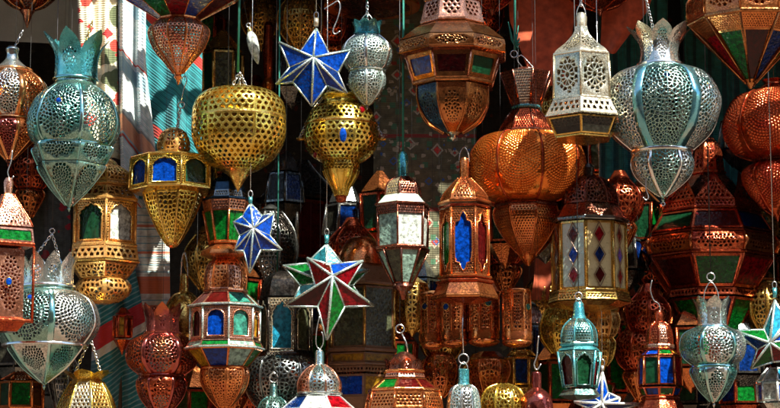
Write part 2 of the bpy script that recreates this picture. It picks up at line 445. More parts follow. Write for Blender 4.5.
    # -- ribs along the seams
    def ribs(s, prof, mat, r=0.9, smooth=False, n=None, bulge=None, name='rib'):
        n = n or s.n
        C, tot, Ls = s.curve(prof, smooth); S = s.surf(C, n, 0)
        path = [S(-0.5, v, -0.25*r*s.px) for v in Ls]
        vs, fs = [], []; tube_geo(path, r*s.px, vs, fs, 5); me = pymesh(name, vs, fs, True)
        for k in range(n): s.place(name, me, mat, k, n)
    def straps(s, prof, mats, w=2.6, smooth=True, n=None, bulge=None, name='strap', lift=0.7):   # broad polished strips over the seams
        n = n or s.n; bulge = s.bulge if bulge is None else bulge
        C, tot, Ls = s.curve(prof, smooth); S = s.surf(C, n, bulge); R = Matrix.Rotation(-2*math.pi/n, 3, 'Z')
        vs, fs = [], []; K = 5
        for v in Ls:
            wd = 2*C(v)[0]*math.sin(math.pi/n)/s.px; d = min(0.45, w/max(wd, 1e-3))
            cols = [R @ S(.5-d, v, 0.1*s.px), R @ S(.5-d*.9, v, -lift*s.px), S(-.5, v, -lift*1.3*s.px), S(-.5+d*.9, v, -lift*s.px), S(-.5+d, v, 0.1*s.px)]
            vs += cols
        for j in range(len(Ls)-1):
            for i in range(K-1): fs.append((j*K+i, j*K+i+1, (j+1)*K+i+1, (j+1)*K+i))
        me = pymesh(name, vs, fs, True); ms = {}
        mats = mats if isinstance(mats, (list, tuple)) else [mats]
        for k in range(n):
            mt = mats[k % len(mats)]
            if mt not in ms: ms[mt] = me if not ms else me.copy(); ms[mt].materials.clear()
            s.place(name, ms[mt], mt, k, n)
    def crown(s, y0, r0, y1, r1, mat, n=None, pat='scroll', size=3.4, bulge=0.9, mid=None, pointy=1.0, hole=0.5, med=ell(.28, .26, .36), cpow=1.35):
        n = n or s.n
        prof = [(r0, y0), mid or (r0*0.6+r1*0.4-1.0, y0*.4+y1*.6), (r1, y1)]
        s.perf(prof, mat, pat, size=size, hole=hole, smooth=True, n=n, bulge=bulge, name='crown_petal', margin=1.0,
               taper=lambda v: max(0.03, 1.0 if v < 1-0.55*pointy else 1.0-((v-(1-0.55*pointy))/(0.55*pointy))**cpow), minw=0.3, med=med)
    def finial(s, pts, mat, n=12): return s.solid('finial', pts, mat, smooth=False, n=n, bulge=1.0)
    def jewel(s, theta, prof, v, rw, rh, mat, n=None, bulge=None, k=0):
        n = n or s.n; C, tot, Ls = s.curve(prof, True); r, z = C(v)
        a = math.radians(theta); c = Vector((r*math.sin(a), -r*math.cos(a), z)); 
        bm = bmesh.new(); bmesh.ops.create_uvsphere(bm, u_segments=12, v_segments=8, radius=1)
        for vtx in bm.verts: vtx.co = Vector((vtx.co.x*rw*s.px, vtx.co.y*min(rw, rh)*0.5*s.px, vtx.co.z*rh*s.px))
        for f in bm.faces: f.smooth = True
        me = bpy.data.meshes.new('jewel'); bm.to_mesh(me); bm.free()
        o = obj('jewel', me, mat, s.root); o.location = c; o.rotation_euler = (0, 0, a); 
        vs, fs = [], []
        path = [Vector((math.cos(t*math.pi/8)*(rw+.3)*s.px, -0.1*s.px, math.sin(t*math.pi/8)*(rh+.3)*s.px)) for t in range(16)]
        tube_geo(path, 0.5*s.px, vs, fs, 5, True); b = obj('bezel', pymesh('bezel', vs, fs, True), 'brass', o)
        return o
    def path(s, name, pts, r, mat, k=6, closed=False, yo=0.0):   # points as (dx, py[, dy])
        return tube(name, [(p[0]*s.px, (p[2] if len(p) > 2 else 0)*s.px+yo, s.z(p[1])) for p in pts], r*s.px, mat, s.root, k, closed)
    def loop(s, y, r, mat='wirem', dx=0, t=0.7):                  # a ring seen face-on
        return s.path('ring', [(dx+r*math.sin(a*math.pi/8), y-r*math.cos(a*math.pi/8)) for a in range(16)], t, mat, 6, True)
    def chain(s, a, b, mat='wirem', link=4.5, t=0.55):            # a, b: (dx, py)
        A = Vector((a[0]*s.px, 0, s.z(a[1]))); B = Vector((b[0]*s.px, 0, s.z(b[1]))); d = B-A; L = d.length
        n = max(2, int(L/(link*0.72*s.px))); vs, fs = [], []; u = d.normalized()
        w1 = Vector((0, 1, 0)).cross(u).normalized(); w2 = Vector((0, 1, 0))
        for i in range(n):
            c = A+d*((i+0.5)/n); w = w1 if i % 2 else (w2*0.8+w1*0.6).normalized()
            pth = [c+u*(math.cos(q*math.pi/4)*link*0.5*s.px)+w*(math.sin(q*math.pi/4)*link*0.27*s.px) for q in range(8)]
            tube_geo(pth, t*s.px, vs, fs, 4, True)
        return obj('chain', pymesh('chain', vs, fs, True), mat, s.root)
    def wire(s, py, mat='darkwire', r=0.16, dx=0, name='hanging_wire'):
        return tube(name, [(dx*s.px, 0, s.z(py)), (dx*s.px, 0, CEIL_Z-s.base.z+0.01)], r*s.px, mat, s.root, 5)
    def hook(s, y0, y1, mat='wirem', side=1, w=3.0):              # open S-hook between y0 (top) and y1 (bottom)
        h = y1-y0; pts = [(-w*side, y0+2), (-w*.4*side, y0-1), (w*.6*side, y0+.5), (w*.6*side, y0+3), (0, y0+h*.45), (-w*.5*side, y0+h*.75),
                          (-w*.4*side, y1-1), (w*.5*side, y1), (w*1.2*side, y1-3)]
        pp = catmull(pts, 4); return s.path('hook', pp, 0.55, mat)
    def bail(s, ytop, ybot, w, mat='wirem', t=0.6):               # wire handle
        return s.path('bail', catmull([(-w, ybot), (-w*.8, (ytop*.6+ybot*.4)), (0, ytop), (w*.8, (ytop*.6+ybot*.4)), (w, ybot)], 4), t, mat)
# ---------------------------------------------------------------- the stall: ground, walls, ceiling, cloths
def plain(name, c, rough=0.85, scale=6.0, var=0.35, bump=0.3):
    m, t, b = _new(name); L = t.links
    tc = t.nodes.new('ShaderNodeTexCoord')
    n1 = _n(t, 'ShaderNodeTexNoise', Scale=scale, Detail=8.0, Roughness=0.65); L.new(tc.outputs['Object'], n1.inputs['Vector'])
    rp = t.nodes.new('ShaderNodeValToRGB'); e = rp.color_ramp.elements
    e[0].position = 0.3; e[0].color = (*[x*(1-var) for x in c], 1); e[1].position = 0.7; e[1].color = (*[min(1, x*(1+var)) for x in c], 1)
    L.new(n1.outputs[0], rp.inputs[0]); L.new(rp.outputs[0], b.inputs['Base Color']); b.inputs['Roughness'].default_value = rough
    n2 = _n(t, 'ShaderNodeTexNoise', Scale=scale*9, Detail=5.0); L.new(tc.outputs['Object'], n2.inputs['Vector'])
    bp = t.nodes.new('ShaderNodeBump'); bp.inputs['Strength'].default_value = bump; bp.inputs['Distance'].default_value = 0.01
    L.new(n2.outputs[0], bp.inputs['Height']); L.new(bp.outputs[0], b.inputs['Normal'])
    MATS[name] = m; return m
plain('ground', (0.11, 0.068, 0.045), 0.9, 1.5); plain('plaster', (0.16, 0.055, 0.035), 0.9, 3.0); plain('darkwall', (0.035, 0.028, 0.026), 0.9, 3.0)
plain('board', (0.06, 0.04, 0.03), 0.8, 5.0); plain('greyboard', (0.46, 0.52, 0.47), 0.7, 4.0, 0.25); plain('pole', (0.08, 0.045, 0.025), 0.6, 12.0)

def box(name, x0, x1, y0, y1, z0, z1, mat, parent=None):
    vs = [(x, y, z) for x in (x0, x1) for y in (y0, y1) for z in (z0, z1)]
    fs = [(0, 1, 3, 2), (4, 6, 7, 5), (0, 4, 5, 1), (2, 3, 7, 6), (0, 2, 6, 4), (1, 5, 7, 3)]
    return obj(name, pymesh(name, vs, fs), mat, parent)
def struct(o): o['kind'] = 'structure'; return o
g = struct(obj('ground', pymesh('ground', [(-30, -40, 0), (30, -40, 0), (30, 6, 0), (-30, 6, 0)], [(0, 1, 2, 3)]), 'ground'))  # out of view; added for bounce light and reflections
BACK = 1.75
plain('blockerwall', (0.22, 0.10, 0.06), 0.9, 1.0)
struct(box('sky_blocker', -16, 16, -10.6, -10.2, 0.0, 8.5, 'blockerwall'))  # unseen wall added behind the camera to block low sky for contrast
struct(box('back_wall', -2.3, 2.3, BACK, BACK+0.2, 0.0, CEIL_Z, 'plaster'))
struct(box('wall_left', -2.25, -2.05, 0.05, BACK, 0.0, CEIL_Z, 'darkwall'))  # unseen side, added to keep the background dark
struct(box('wall_right', 2.05, 2.25, -0.28, BACK, 0.0, CEIL_Z, 'darkwall'))  # unseen side, added to shade the right-hand back lanterns
ceiling = struct(box('ceiling', -2.3, 2.3, -0.02, BACK+0.2, CEIL_Z+0.045, CEIL_Z+0.12, 'darkwall'))  # out of view; front edge set to put the back rows in shade
for i in range(10):                                       # the rails that the lanterns hang from
    yy = -0.50+i*0.22
    struct(box('ceiling_beam', -2.3, 2.3, yy-0.02, yy+0.02, CEIL_Z, CEIL_Z+0.042, 'board'))

def cloth_mat(name, base, stripes=(), motifs=(), weave=420.0, rough=0.95, slope=0.0):
    """stripes: (axis 0/1, frequency per metre, width 0..1, colour, offset); motifs: (scale, size, colour, metric)"""
    m, t, b = _new(name); L = t.links
    uv = t.nodes.new('ShaderNodeUVMap'); uv.uv_map = 'UVMap'
    nz = _n(t, 'ShaderNodeTexNoise', Scale=14.0, Detail=3.0); L.new(uv.outputs[0], nz.inputs['Vector'])
    ad = t.nodes.new('ShaderNodeVectorMath'); ad.operation = 'MULTIPLY_ADD'; ad.inputs[1].default_value = (0.004, 0.004, 0); 
    L.new(nz.outputs[1], ad.inputs[0]); L.new(uv.outputs[0], ad.inputs[2])
    sh = t.nodes.new('ShaderNodeVectorRotate'); sh.rotation_type = 'Z_AXIS'; sh.inputs['Angle'].default_value = slope; L.new(ad.outputs[0], sh.inputs['Vector'])
    sp = t.nodes.new('ShaderNodeSeparateXYZ'); L.new(sh.outputs[0], sp.inputs[0])
    n0 = _n(t, 'ShaderNodeTexNoise', Scale=30.0, Detail=5.0); L.new(uv.outputs[0], n0.inputs['Vector'])
    rp = t.nodes.new('ShaderNodeValToRGB'); e = rp.color_ramp.elements
    e[0].position = 0.3; e[0].color = (*[x*0.6 for x in base], 1); e[1].position = 0.7; e[1].color = (*[min(1, x*1.3) for x in base], 1)
    L.new(n0.outputs[0], rp.inputs[0]); out = rp.outputs[0]
    def mix(fac, col):
        nonlocal out
        mx = t.nodes.new('ShaderNodeMixRGB'); mx.inputs[2].default_value = (*col, 1)
        L.new(fac, mx.inputs[0]); L.new(out, mx.inputs[1]); out = mx.outputs[0]
    def math_(op, a, bb):
        n = t.nodes.new('ShaderNodeMath'); n.operation = op
        for i, x in enumerate((a, bb)):
            if x is None: continue
            if isinstance(x, (int, float)): n.inputs[i].default_value = x
            else: L.new(x, n.inputs[i])
        return n.outputs[0]
    for axis, fr, wd, colr, off in stripes:
        x = math_('MULTIPLY_ADD', sp.outputs[axis], fr); x.node.inputs[2].default_value = off
        f = math_('LESS_THAN', math_('FRACT', x, None), wd); mix(f, colr)
    for sc, size, colr, metric, rnd in motifs:
        v = t.nodes.new('ShaderNodeTexVoronoi'); v.distance = metric; v.inputs['Scale'].default_value = sc; v.inputs['Randomness'].default_value = rnd
        wz = _n(t, 'ShaderNodeTexNoise', Scale=sc*1.6, Detail=3.0); L.new(uv.outputs[0], wz.inputs['Vector'])
        wa = t.nodes.new('ShaderNodeVectorMath'); wa.operation = 'MULTIPLY_ADD'; wa.inputs[1].default_value = ((0.55/sc,)*3 if rnd > 0.95 else (0.1/sc,)*3)
        L.new(wz.outputs[1], wa.inputs[0]); L.new(uv.outputs[0], wa.inputs[2]); L.new(wa.outputs[0], v.inputs['Vector'])
        d = v.outputs['Distance']
        if isinstance(size, tuple):
            f = math_('MULTIPLY', math_('LESS_THAN', d, size[1]), math_('GREATER_THAN', d, size[0]))
        else: f = math_('LESS_THAN', d, size)
        mix(f, colr)
    L.new(out, b.inputs['Base Color']); b.inputs['Roughness'].default_value = rough
    b.inputs['Sheen Weight'].default_value = 0.2
    wv = t.nodes.new('ShaderNodeTexWave'); wv.bands_direction = 'Y'; wv.inputs['Scale'].default_value = weave/6.28*0.5; wv.inputs['Distortion'].default_value = 0.6
    L.new(sh.outputs[0], wv.inputs['Vector'])
    bp = t.nodes.new('ShaderNodeBump'); bp.inputs['Strength'].default_value = 0.35 if weave else 0.0; bp.inputs['Distance'].default_value = 0.003
    L.new(wv.outputs[1], bp.inputs['Height']); L.new(bp.outputs[0], b.inputs['Normal'])
    MATS[name] = m; return m
def textile(name, label, edges, Y, mat, folds=3.0, amp=0.03, seed=0, nu=36, nv=40, cat='textile', skew=0.0):
    """edges: list of (py, left px, right px) from top to bottom"""
    rng = random.Random(seed); ph = [rng.uniform(0, 6.3) for _ in range(4)]
    vs, fs, uvs = [], [], []
    def at(py):
        for a, b in zip(edges, edges[1:]):
            if py <= b[0]: break
        t = (py-a[0])/(b[0]-a[0]); return a[1]+(b[1]-a[1])*t, a[2]+(b[2]-a[2])*t
    top, bot = edges[0][0], edges[-1][0]
    base = P((edges[-1][1]+edges[-1][2])/2, bot, Y)
    z0 = P(390, top, Y).z
    for side in (0, 1):
        for j in range(nv+1):
            py = top+(bot-top)*j/nv; l, r = at(py)
            for i in range(nu+1):
                u = i/nu; p = P(l+(r-l)*u, py, Y); k = 0.35+0.65*j/nv
                d = amp*k*(math.sin(u*folds*6.28+ph[0]+0.8*math.sin(j/nv*3+ph[1])+skew*j/nv)+0.45*math.sin(u*folds*14.1+ph[2]+j/nv*2)+0.3*math.sin(j/nv*9+u*4+ph[3]))
                vs.append((p.x-base.x, d+side*0.004, p.z-base.z))
                if side == 0: uvs.append((p.x+d*0.3, z0-p.z+d*0.12))
    N = (nu+1)*(nv+1)
    for j in range(nv):
        for i in range(nu):
            a = j*(nu+1)+i; fs.append((a, a+1, a+nu+2, a+nu+1)); fs.append((N+a, N+a+nu+1, N+a+nu+2, N+a+1))
    for j in range(nv):
        a = j*(nu+1); fs.append((a, a+nu+1, N+a+nu+1, N+a)); a += nu; fs.append((a, N+a, N+a+nu+1, a+nu+1))
    for i in range(nu):
        a = i; fs.append((a, N+a, N+a+1, a+1)); a = nv*(nu+1)+i; fs.append((a, a+1, N+a+1, N+a))
    me = pymesh(name, vs, fs, True)
    ul = me.uv_layers.new(name='UVMap')
    for lp in me.loops: ul.data[lp.index].uv = uvs[lp.vertex_index % N]
    o = obj(name, me, mat); o.location = base
    return tag(o, label, cat)
cloth_mat('c_floral', (0.86, 0.74, 0.50), [], [(7.0, 0.36, (0.12, 0.15, 0.07), 'EUCLIDEAN', 1.0), (13.0, 0.34, (0.55, 0.02, 0.02), 'MANHATTAN', 1.0), (10.0, 0.26, (0.62, 0.05, 0.03), 'EUCLIDEAN', 1.0)])  # olive blobs are shadow shapes painted in; the red ones are flowers
cloth_mat('c_teal', (0.015, 0.20, 0.23), [(1, 160, 0.4, (0.03, 0.28, 0.30), 0.0), (1, 47, 0.2, (0.010, 0.12, 0.14), 0.3), (1, 3.0, 0.11, (0.42, 0.03, 0.02), 0.30)], [], slope=-0.75)
cloth_mat('c_pale', (0.80, 0.84, 0.78), [(1, 170, 0.35, (0.40, 0.56, 0.58), 0.0), (1, 61, 0.2, (0.50, 0.62, 0.62), 0.4), (1, 5.2, 0.22, (0.30, 0.46, 0.52), 0.1), (1, 5.2, 0.03, (0.55, 0.06, 0.04), 0.20), (1, 1.4, 0.07, (0.74, 0.34, 0.20), 0.18), (1, 1.4, 0.012, (0.30, 0.30, 0.28), 0.19), (1, 1.4, 0.012, (0.45, 0.05, 0.03), 0.10)], [], slope=-0.8)
cloth_mat('c_coral', (0.66, 0.66, 0.58), [(1, 34, 0.16, (0.22, 0.38, 0.42), 0.0), (1, 2.4, 0.17, (0.72, 0.20, 0.09), 0.03), (1, 9, 0.09, (0.62, 0.18, 0.10), 0.3)], [])
cloth_mat('c_green', (0.02, 0.17, 0.18), slope=0.55, motifs=[], stripes=[(1, 55, 0.28, (0.18, 0.33, 0.32), 0.0), (1, 1.6, 0.14, (0.50, 0.02, 0.02), 0.62), (1, 1.6, 0.05, (0.60, 0.55, 0.45), 0.50)])
cloth_mat('c_grey', (0.07, 0.08, 0.07), [], [(14.0, 0.24, (0.35, 0.02, 0.03), 'EUCLIDEAN', 1.0), (9.0, 0.18, (0.05, 0.09, 0.05), 'MANHATTAN', 0.9)])
cloth_mat('c_kilim', (0.10, 0.095, 0.05), [(1, 3.1, 0.05, (0.20, 0.03, 0.02), 0.3)], [(12.0, (0.26, 0.38), (0.36, 0.33, 0.24), 'MANHATTAN', 0.6), (12.0, 0.22, (0.46, 0.04, 0.03), 'MANHATTAN', 0.6), (15.0, (0.18, 0.30), (0.04, 0.10, 0.26), 'MANHATTAN', 0.9), (20.0, 0.24, (0.05, 0.14, 0.07), 'CHEBYCHEV', 0.9), (26.0, 0.2, (0.30, 0.27, 0.18), 'CHEBYCHEV', 1.0)])
cloth_mat('c_sea', (0.02, 0.20, 0.18), [(0, 16, 0.3, (0.012, 0.08, 0.085), 0.0)], [])
cloth_mat('c_orange', (0.44, 0.085, 0.03), [], [], weave=0)
cloth_mat('c_shade', (0.030, 0.034, 0.032), [], [(10.0, 0.2, (0.08, 0.09, 0.06), 'MANHATTAN', 1.0), (15.0, 0.16, (0.12, 0.03, 0.02), 'EUCLIDEAN', 1.0)])

textile('shade_sheet', 'dark patterned sheet added for shade on the wall behind the lanterns', [(-60, 188, 520), (150, 190, 522), (470, 186, 526)], 1.62, 'c_shade', 7, 0.025, 3, 80, 50)  # dark sheets added here to paint the shade over the back wall
textile('shade_sheet', 'dark sheet added for shade on the wall behind the big red lantern', [(-60, 556, 800), (150, 560, 800), (470, 556, 800)], 1.60, 'c_shade', 6, 0.025, 9, 60, 50)
textile('shade_sheet', 'dark sheet added for shade on the wall behind the floral cloths', [(-60, -40, 200), (150, -40, 200), (470, -40, 200)], 1.58, 'c_shade', 6, 0.025, 29, 60, 50)
textile('floral_cloth', 'cream cloth with printed red flowers and painted olive shadow shapes beside the wooden pole', [(-60, 74, 118), (60, 80, 117), (158, 78, 119)], 0.14, 'c_floral', 2.0, 0.022, 4)
textile('striped_blanket', 'pale blue-white woven blanket with peach band hanging right of the pole', [(-60, 118, 146), (60, 118, 146), (120, 118, 152), (206, 122, 160)], 0.13, 'c_pale', 1.7, 0.032, 11)
textile('striped_blanket', 'deep teal woven blanket with dark red stripe behind the copper balloon lantern', [(-60, 138, 200), (60, 134, 202), (200, 140, 200)], 0.19, 'c_teal', 1.5, 0.03, 6)
textile('striped_cloth', 'white cloth with coral bands hanging behind the honey brass lantern', [(180, 128, 168), (300, 132, 170), (410, 136, 172)], 0.26, 'c_coral', 1.6, 0.02, 7)
textile('striped_cloth', 'dark teal cloth with red border under the honey brass lantern', [(262, 92, 134), (320, 92, 146), (450, 86, 150)], 0.22, 'c_green', 1.6, 0.035, 8)
textile('floral_cloth', 'grey cloth with red flowers behind the zigzag-crowned silver lantern', [(120, 10, 66), (230, 12, 70), (330, 8, 72)], 0.85, 'c_grey', 2.0, 0.03, 12)
textile('kilim', 'olive kilim with diamonds and crosses hung behind the copper octagonal lantern', [(-60, 372, 478), (120, 374, 476), (300, 372, 478)], 0.62, 'c_kilim', 1.5, 0.012, 14)
textile('drape', 'sea green drape hanging behind the big silver pomegranate lantern', [(-60, 598, 668), (150, 600, 668), (330, 596, 672)], 0.85, 'c_sea', 5.0, 0.02, 15)
textile('drape', 'sea green drape hanging behind the red copper pumpkin lantern', [(-60, 676, 800), (150, 690, 800), (330, 690, 800)], 0.95, 'c_sea', 6.0, 0.02, 19)
textile('orange_sheet', 'bright orange sheet standing in for sunlit wall behind the dark flared copper cap', [(-60, 505, 585), (20, 510, 574), (86, 534, 566)], 0.28, 'c_orange', 0.7, 0.015, 16)  # sheet added ahead of the plaster wall so its orange catches the sun
textile('orange_sheet', 'orange cloth stretched behind the white brass lantern and silver crown', [(-60, 596, 672), (10, 602, 648), (52, 600, 616)], 0.32, 'c_orange', 0.6, 0.02, 17)
textile('orange_sheet', 'orange strip standing in for plaster wall left of the blue-paned copper lantern', [(205, 424, 442), (300, 426, 444), (330, 426, 444)], 0.75, 'c_orange', 1.2, 0.02, 18)
textile('orange_sheet', 'orange strip standing in for plaster wall between dotted foot and ivory-panelled lantern', [(235, 536, 556), (280, 534, 552), (300, 530, 548)], 0.85, 'c_orange', 0.6, 0.01, 22)
textile('orange_sheet', 'orange sheet standing in for plaster wall under the big dark red lantern', [(265, 622, 650), (300, 622, 648), (312, 622, 646)], 0.85, 'c_orange', 1.0, 0.02, 21)
o = box('grey_board', -0.29, 0.25, -0.015, 0.015, 0.0, 0.36, 'greyboard'); o.location = P(26, 42, 0.6); o.rotation_euler = (0.25, 0.05, 0)
tag(o, 'grey painted board slung behind the left copper lanterns', 'board')
a = P(119, 420, 0.26); b = P(119, -60, 0.26)
po = tube('wooden_pole', [(0, 0, 0), (0, 0, CEIL_Z-a.z)], 0.011, 'pole', None, 8); po.location = a; tag(po, 'thin dark wooden pole between the floral and striped cloths', 'pole')

# ---------------------------------------------------------------- cords
plain('cordgreen', (0.015, 0.20, 0.15), 0.7, 60.0)
def cord(label, px, y1, Y, mat='cordgreen', r=0.0032, knot=None, px1=None):
    a = P(px, y1, Y); t = CEIL_Z+0.01
    x1 = (P(px1, 0, Y).x-a.x) if px1 else 0
    root = None
    o = tube('hanging_cord', [(0, 0, 0), (x1*0.5+0.002, 0, (t-a.z)*0.5), (x1, 0, t-a.z)], r, mat, None, 6); o.location = a
    if knot:
        vs, fs = [], []; rng = random.Random(int(px))
        for i in range(16):
            dx, dz = rng.uniform(-0.035, 0.02), rng.uniform(-0.02, 0.075); s0 = Vector((0.0, 0, knot*0.01))
            tube_geo([s0, s0+Vector((dx*.6, rng.uniform(-.02, .0), dz*.5)), s0+Vector((dx*1.1, rng.uniform(-.03, .01), dz*1.3))], [0.0035, 0.003, 0.0012], vs, fs, 4)
        kn = obj('knot', pymesh('knot', vs, fs, True), mat, o)
    return tag(o, label, 'cord')
# ---------------------------------------------------------------- lantern types
def pomegranate(label, cx, Y, spec, body, lower, n=6, phase=0, tilt=0, pats=('rosette', 'rosette'), size=4.6, ribm='teal', name='pomegranate_lantern', bulge=1.15, hole=0.62):
    """spec: crown (y0,r0,y1,r1), collar (y,r), mid band (y,r), tip y"""
    L = Lantern(name, label, cx, Y, spec['tip'], n, phase, bulge, tilt)
    m = spec['m']; m2 = spec.get('m2', m); m0 = m if isinstance(m, str) else m[0]
    if 'crown' in spec: L.crown(*spec['crown'], spec.get('mc', m0), n=spec.get('nc', 8), mid=spec.get('cmid'), size=spec.get('csize', 4.2), pointy=spec.get('pt', 1.0), med=spec.get('medc', ell(.28, .26, .36)))
    if 'neck' in spec: L.solid('neck', spec['neck'], spec.get('mn', m0), smooth=True)
    L.perf(body, m, pats[0], size=size, hole=hole, smooth=True, med=spec.get('med', ell(.47, .47)))
    L.straps(body, spec.get('st', 'polteal'), spec.get('sw', 2.6))
    for y, r, h in spec.get('bands', []): L.ring(y, r, h, spec.get('mb', ribm), bulge=1.0)
    for q in lower:
        L.perf(q, m2, pats[1], size=size*0.9, hole=hole, smooth=True, bulge=spec.get('bl'), med=spec.get('medl', LEAF)); L.straps(q, spec.get('st', 'polteal'), spec.get('sw', 2.6)*.6, bulge=spec.get('bl'))
    t = spec['tip']; r = spec.get('tr', 3)
    L.finial([(r, t-9), (r*.9, t-6), (r*.4, t-4.5), (r*.6, t-3), (0.3, t)], spec.get('mt', m0))
    return L

# ---- top row
L = Lantern('pomegranate_lantern', 'dark red copper lantern above the grey board, only its pointed foot showing', 27, 0.30, 28, 8, 10, 1.0)
q = [(44, -40), (34, -12), (20, 4), (8, 10)]; L.perf(q, ['darkcop', 'redcop'], 'rosette', smooth=True); L.straps(q, 'polcop', 2.0)
L.finial([(7, 8), (8, 11), (5, 15), (3.5, 20), (1.5, 25), (.4, 28)], 'pinkcop'); L.wire(-38)

L = pomegranate('copper and silver striped globe lantern at the left beside the tall teal crown', 9, -0.10,
    dict(m=['silver', 'copper'], m2=['purplcop', 'copper'], neck=[(4, 46), (7, 49), (6, 55), (9, 62), (20, 71)], mn='silver', bands=[(71, 20, 3), (120, 23, 3)], mb='polcop', st='polcop', sw=3.2, tip=168, tr=4, mt='darkcop'),
    [(21, 72), (33, 82), (38.5, 95), (34, 109), (23, 120)], [[(23, 121), (28, 128), (25, 138), (14, 150), (4, 160)]], n=8, phase=5, ribm='copper', size=3.6, hole=.76)
L.chain((10, 30), (2, 47)); L.wire(31, dx=10)

L = pomegranate('tall teal-silver pomegranate lantern with spiky crown hanging before the floral cloth', 69, -0.28,
    dict(sw=1.8, m='tealsil', mc='teal', mb='polteal', crown=(80, 22, 34, 36), cmid=(23, 54), nc=6, pt=.85, neck=[(21, 80), (21, 84), (27, 90)], bands=[(80, 21.5, 3), (146, 37, 3.5)], tip=212, tr=3, bl=0.15, medl=ell(.40, .40, .42)),
    [(25, 88), (39, 101), (46, 122), (43, 138), (38, 146)], [[(41, 147), (43, 151), (36, 165)], [(36, 166), (34, 172), (20, 190), (4, 206)]], n=6, phase=-11, tilt=1.5, size=3.8, ribm='tealsil', hole=.78)
L.jewel(-12, [(25, 88), (39, 101), (46, 122), (43, 138), (38, 146)], 0.42, 3.2, 3.2, 'g_blue'); L.chain((-14, 32), (-3, 60)); L.wire(33, dx=-14); L.chain((14, 20), (3, 60), 'brass')

L = Lantern('balloon_lantern', 'balloon lantern with fan of coloured glass over a pierced copper bulb', 178, -0.35, 85, 10, 2)
q = [(68, -8), (20, 20)]; L.panes(q, ['g_red', 'g_blue', 'g_wine', 'g_green', 'g_red', 'g_blue', 'g_green', 'g_wine', 'g_blue', 'g_green'], 'copper', 1.3); L.ring(20, 20, 3, 'copper')
q = [(20, 21), (29, 28), (30, 36), (24, 50), (14, 62), (5, 73)]; L.perf(q, 'pinkcop', 'diamond', size=4.2, smooth=True, bulge=1.0, margin=1.0); L.ribs(q, 'copper', 0.9, True)
L.finial([(5, 72), (3, 75), (4, 77), (2, 80), (.5, 85)], 'copper'); L.solid('lid', [(68, -9), (26, -22), (3, -28)], 'copper'); L.wire(-27)

L = Lantern('globe_lantern', 'large yellow gold globe lantern pierced with diamond holes', 238, -0.22, 191, 6, -6, 1.0)
q = [(10, 88), (33, 92), (45, 103), (47.5, 119)]; L.perf(q, 'gold', 'diamond', size=7.4, hole=0.60, smooth=True, margin=.8)
q = [(47.5, 120), (47, 137), (41, 152), (31, 163), (18, 171)]; L.perf(q, 'gold', 'diamond', size=7.4, hole=0.60, smooth=True, margin=.8)
L.ring(119.5, 47, 2.2, 'brass', .9, bulge=1.0); q = [(18, 170), (10, 176), (5, 184), (.5, 192)]; L.solid('foot', q, 'brass', True); L.solid('collar', [(3, 84), (9, 88), (12, 89)], 'brass')
L.chain((0, 72), (-9, 90)); L.chain((0, 72), (9, 90)); L.chain((0, 72), (0, 88))
cord('green cord holding the large gold globe lantern', 238, 72, -0.22, r=.005)

L = Lantern('crowned_lantern', 'small pale silver lantern with teal scalloped crown right of the blue star', 367, -0.10, 110, 6, 28, 1.1)
L.crown(34, 13, 21, 16, 'teal', n=9, pointy=.5, med=ell(.01, .01)); L.solid('neck', [(12, 33), (15, 36)], 'teal')
q = [(14, 36), (23, 44), (26, 54), (22, 66), (17, 71)]; L.perf(q, 'paleteal', 'scroll', size=3.0, smooth=True, hole=.68); L.straps(q, 'polsil', 1.4); L.ring(71, 17.5, 2.5, 'paleteal', bulge=1)
q = [(17, 72), (19, 80), (16, 90), (7, 101), (2, 105)]; L.perf(q, 'paleteal', 'scroll', size=3.0, smooth=True, hole=.68); L.ribs(q, 'paleteal', .9, True); L.finial([(2.5, 103), (2, 106), (.4, 110)], 'silver')
L.chain((0, 2), (0, 22)); L.bail(14, 28, 7); cord('dark cord above the small silver lantern', 367, 2, -0.10)

L = Lantern('globe_lantern', 'gold pierced globe lantern with blue jewel and ribbed foot under the star', 341, -0.02, 203, 8, 0, 1.0)
L.solid('neck', [(14, 93), (20, 96), (17, 101), (20, 107)], 'gold', True)
q = [(18, 104), (30, 110), (36, 124)]; L.perf(q, 'gold', 'diamond', size=6.4, smooth=True, margin=.8, hole=.60)
q2 = [(36, 126), (38, 138), (34, 151), (24, 160), (17, 163)]; L.perf(q2, 'gold', 'diamond', size=6.4, smooth=True, margin=.8, hole=.60); L.ring(125, 36.5, 2.2, 'brass', .9, bulge=1)
q = [(16, 160), (19, 163), (18, 170), (17, 172)]; L.perf(q, 'gold', 'hex', size=4, smooth=True, margin=.6)
q = [(18, 171), (15, 178), (9, 188), (6, 196)]; L.solid('foot', q, 'gold', True, n=14, bulge=1.0, su=3); L.ribs(q, 'gold', .9, True, n=14); L.finial([(5, 194), (6, 198), (4.5, 202), (1, 203)], 'redcop')
L.jewel(4, q2, .35, 3.6, 7.5, 'g_blue'); L.jewel(42, [(30, 110), (36, 124)], .3, 3.5, 4, 'g_red'); L.jewel(-62, q2, .72, 4, 4, 'g_red')
for sx in (-1, 1):
    L.path('handle', [(sx*36, 139), (sx*45, 139)], 1.6, 'brass'); L.chain((sx*42, 138), (sx*26, 106)); L.chain((sx*26, 106), (sx*6, 84))
cord('dark green cord behind the left point of the blue glass star', 277, 290, 0.30); L.wire(86)

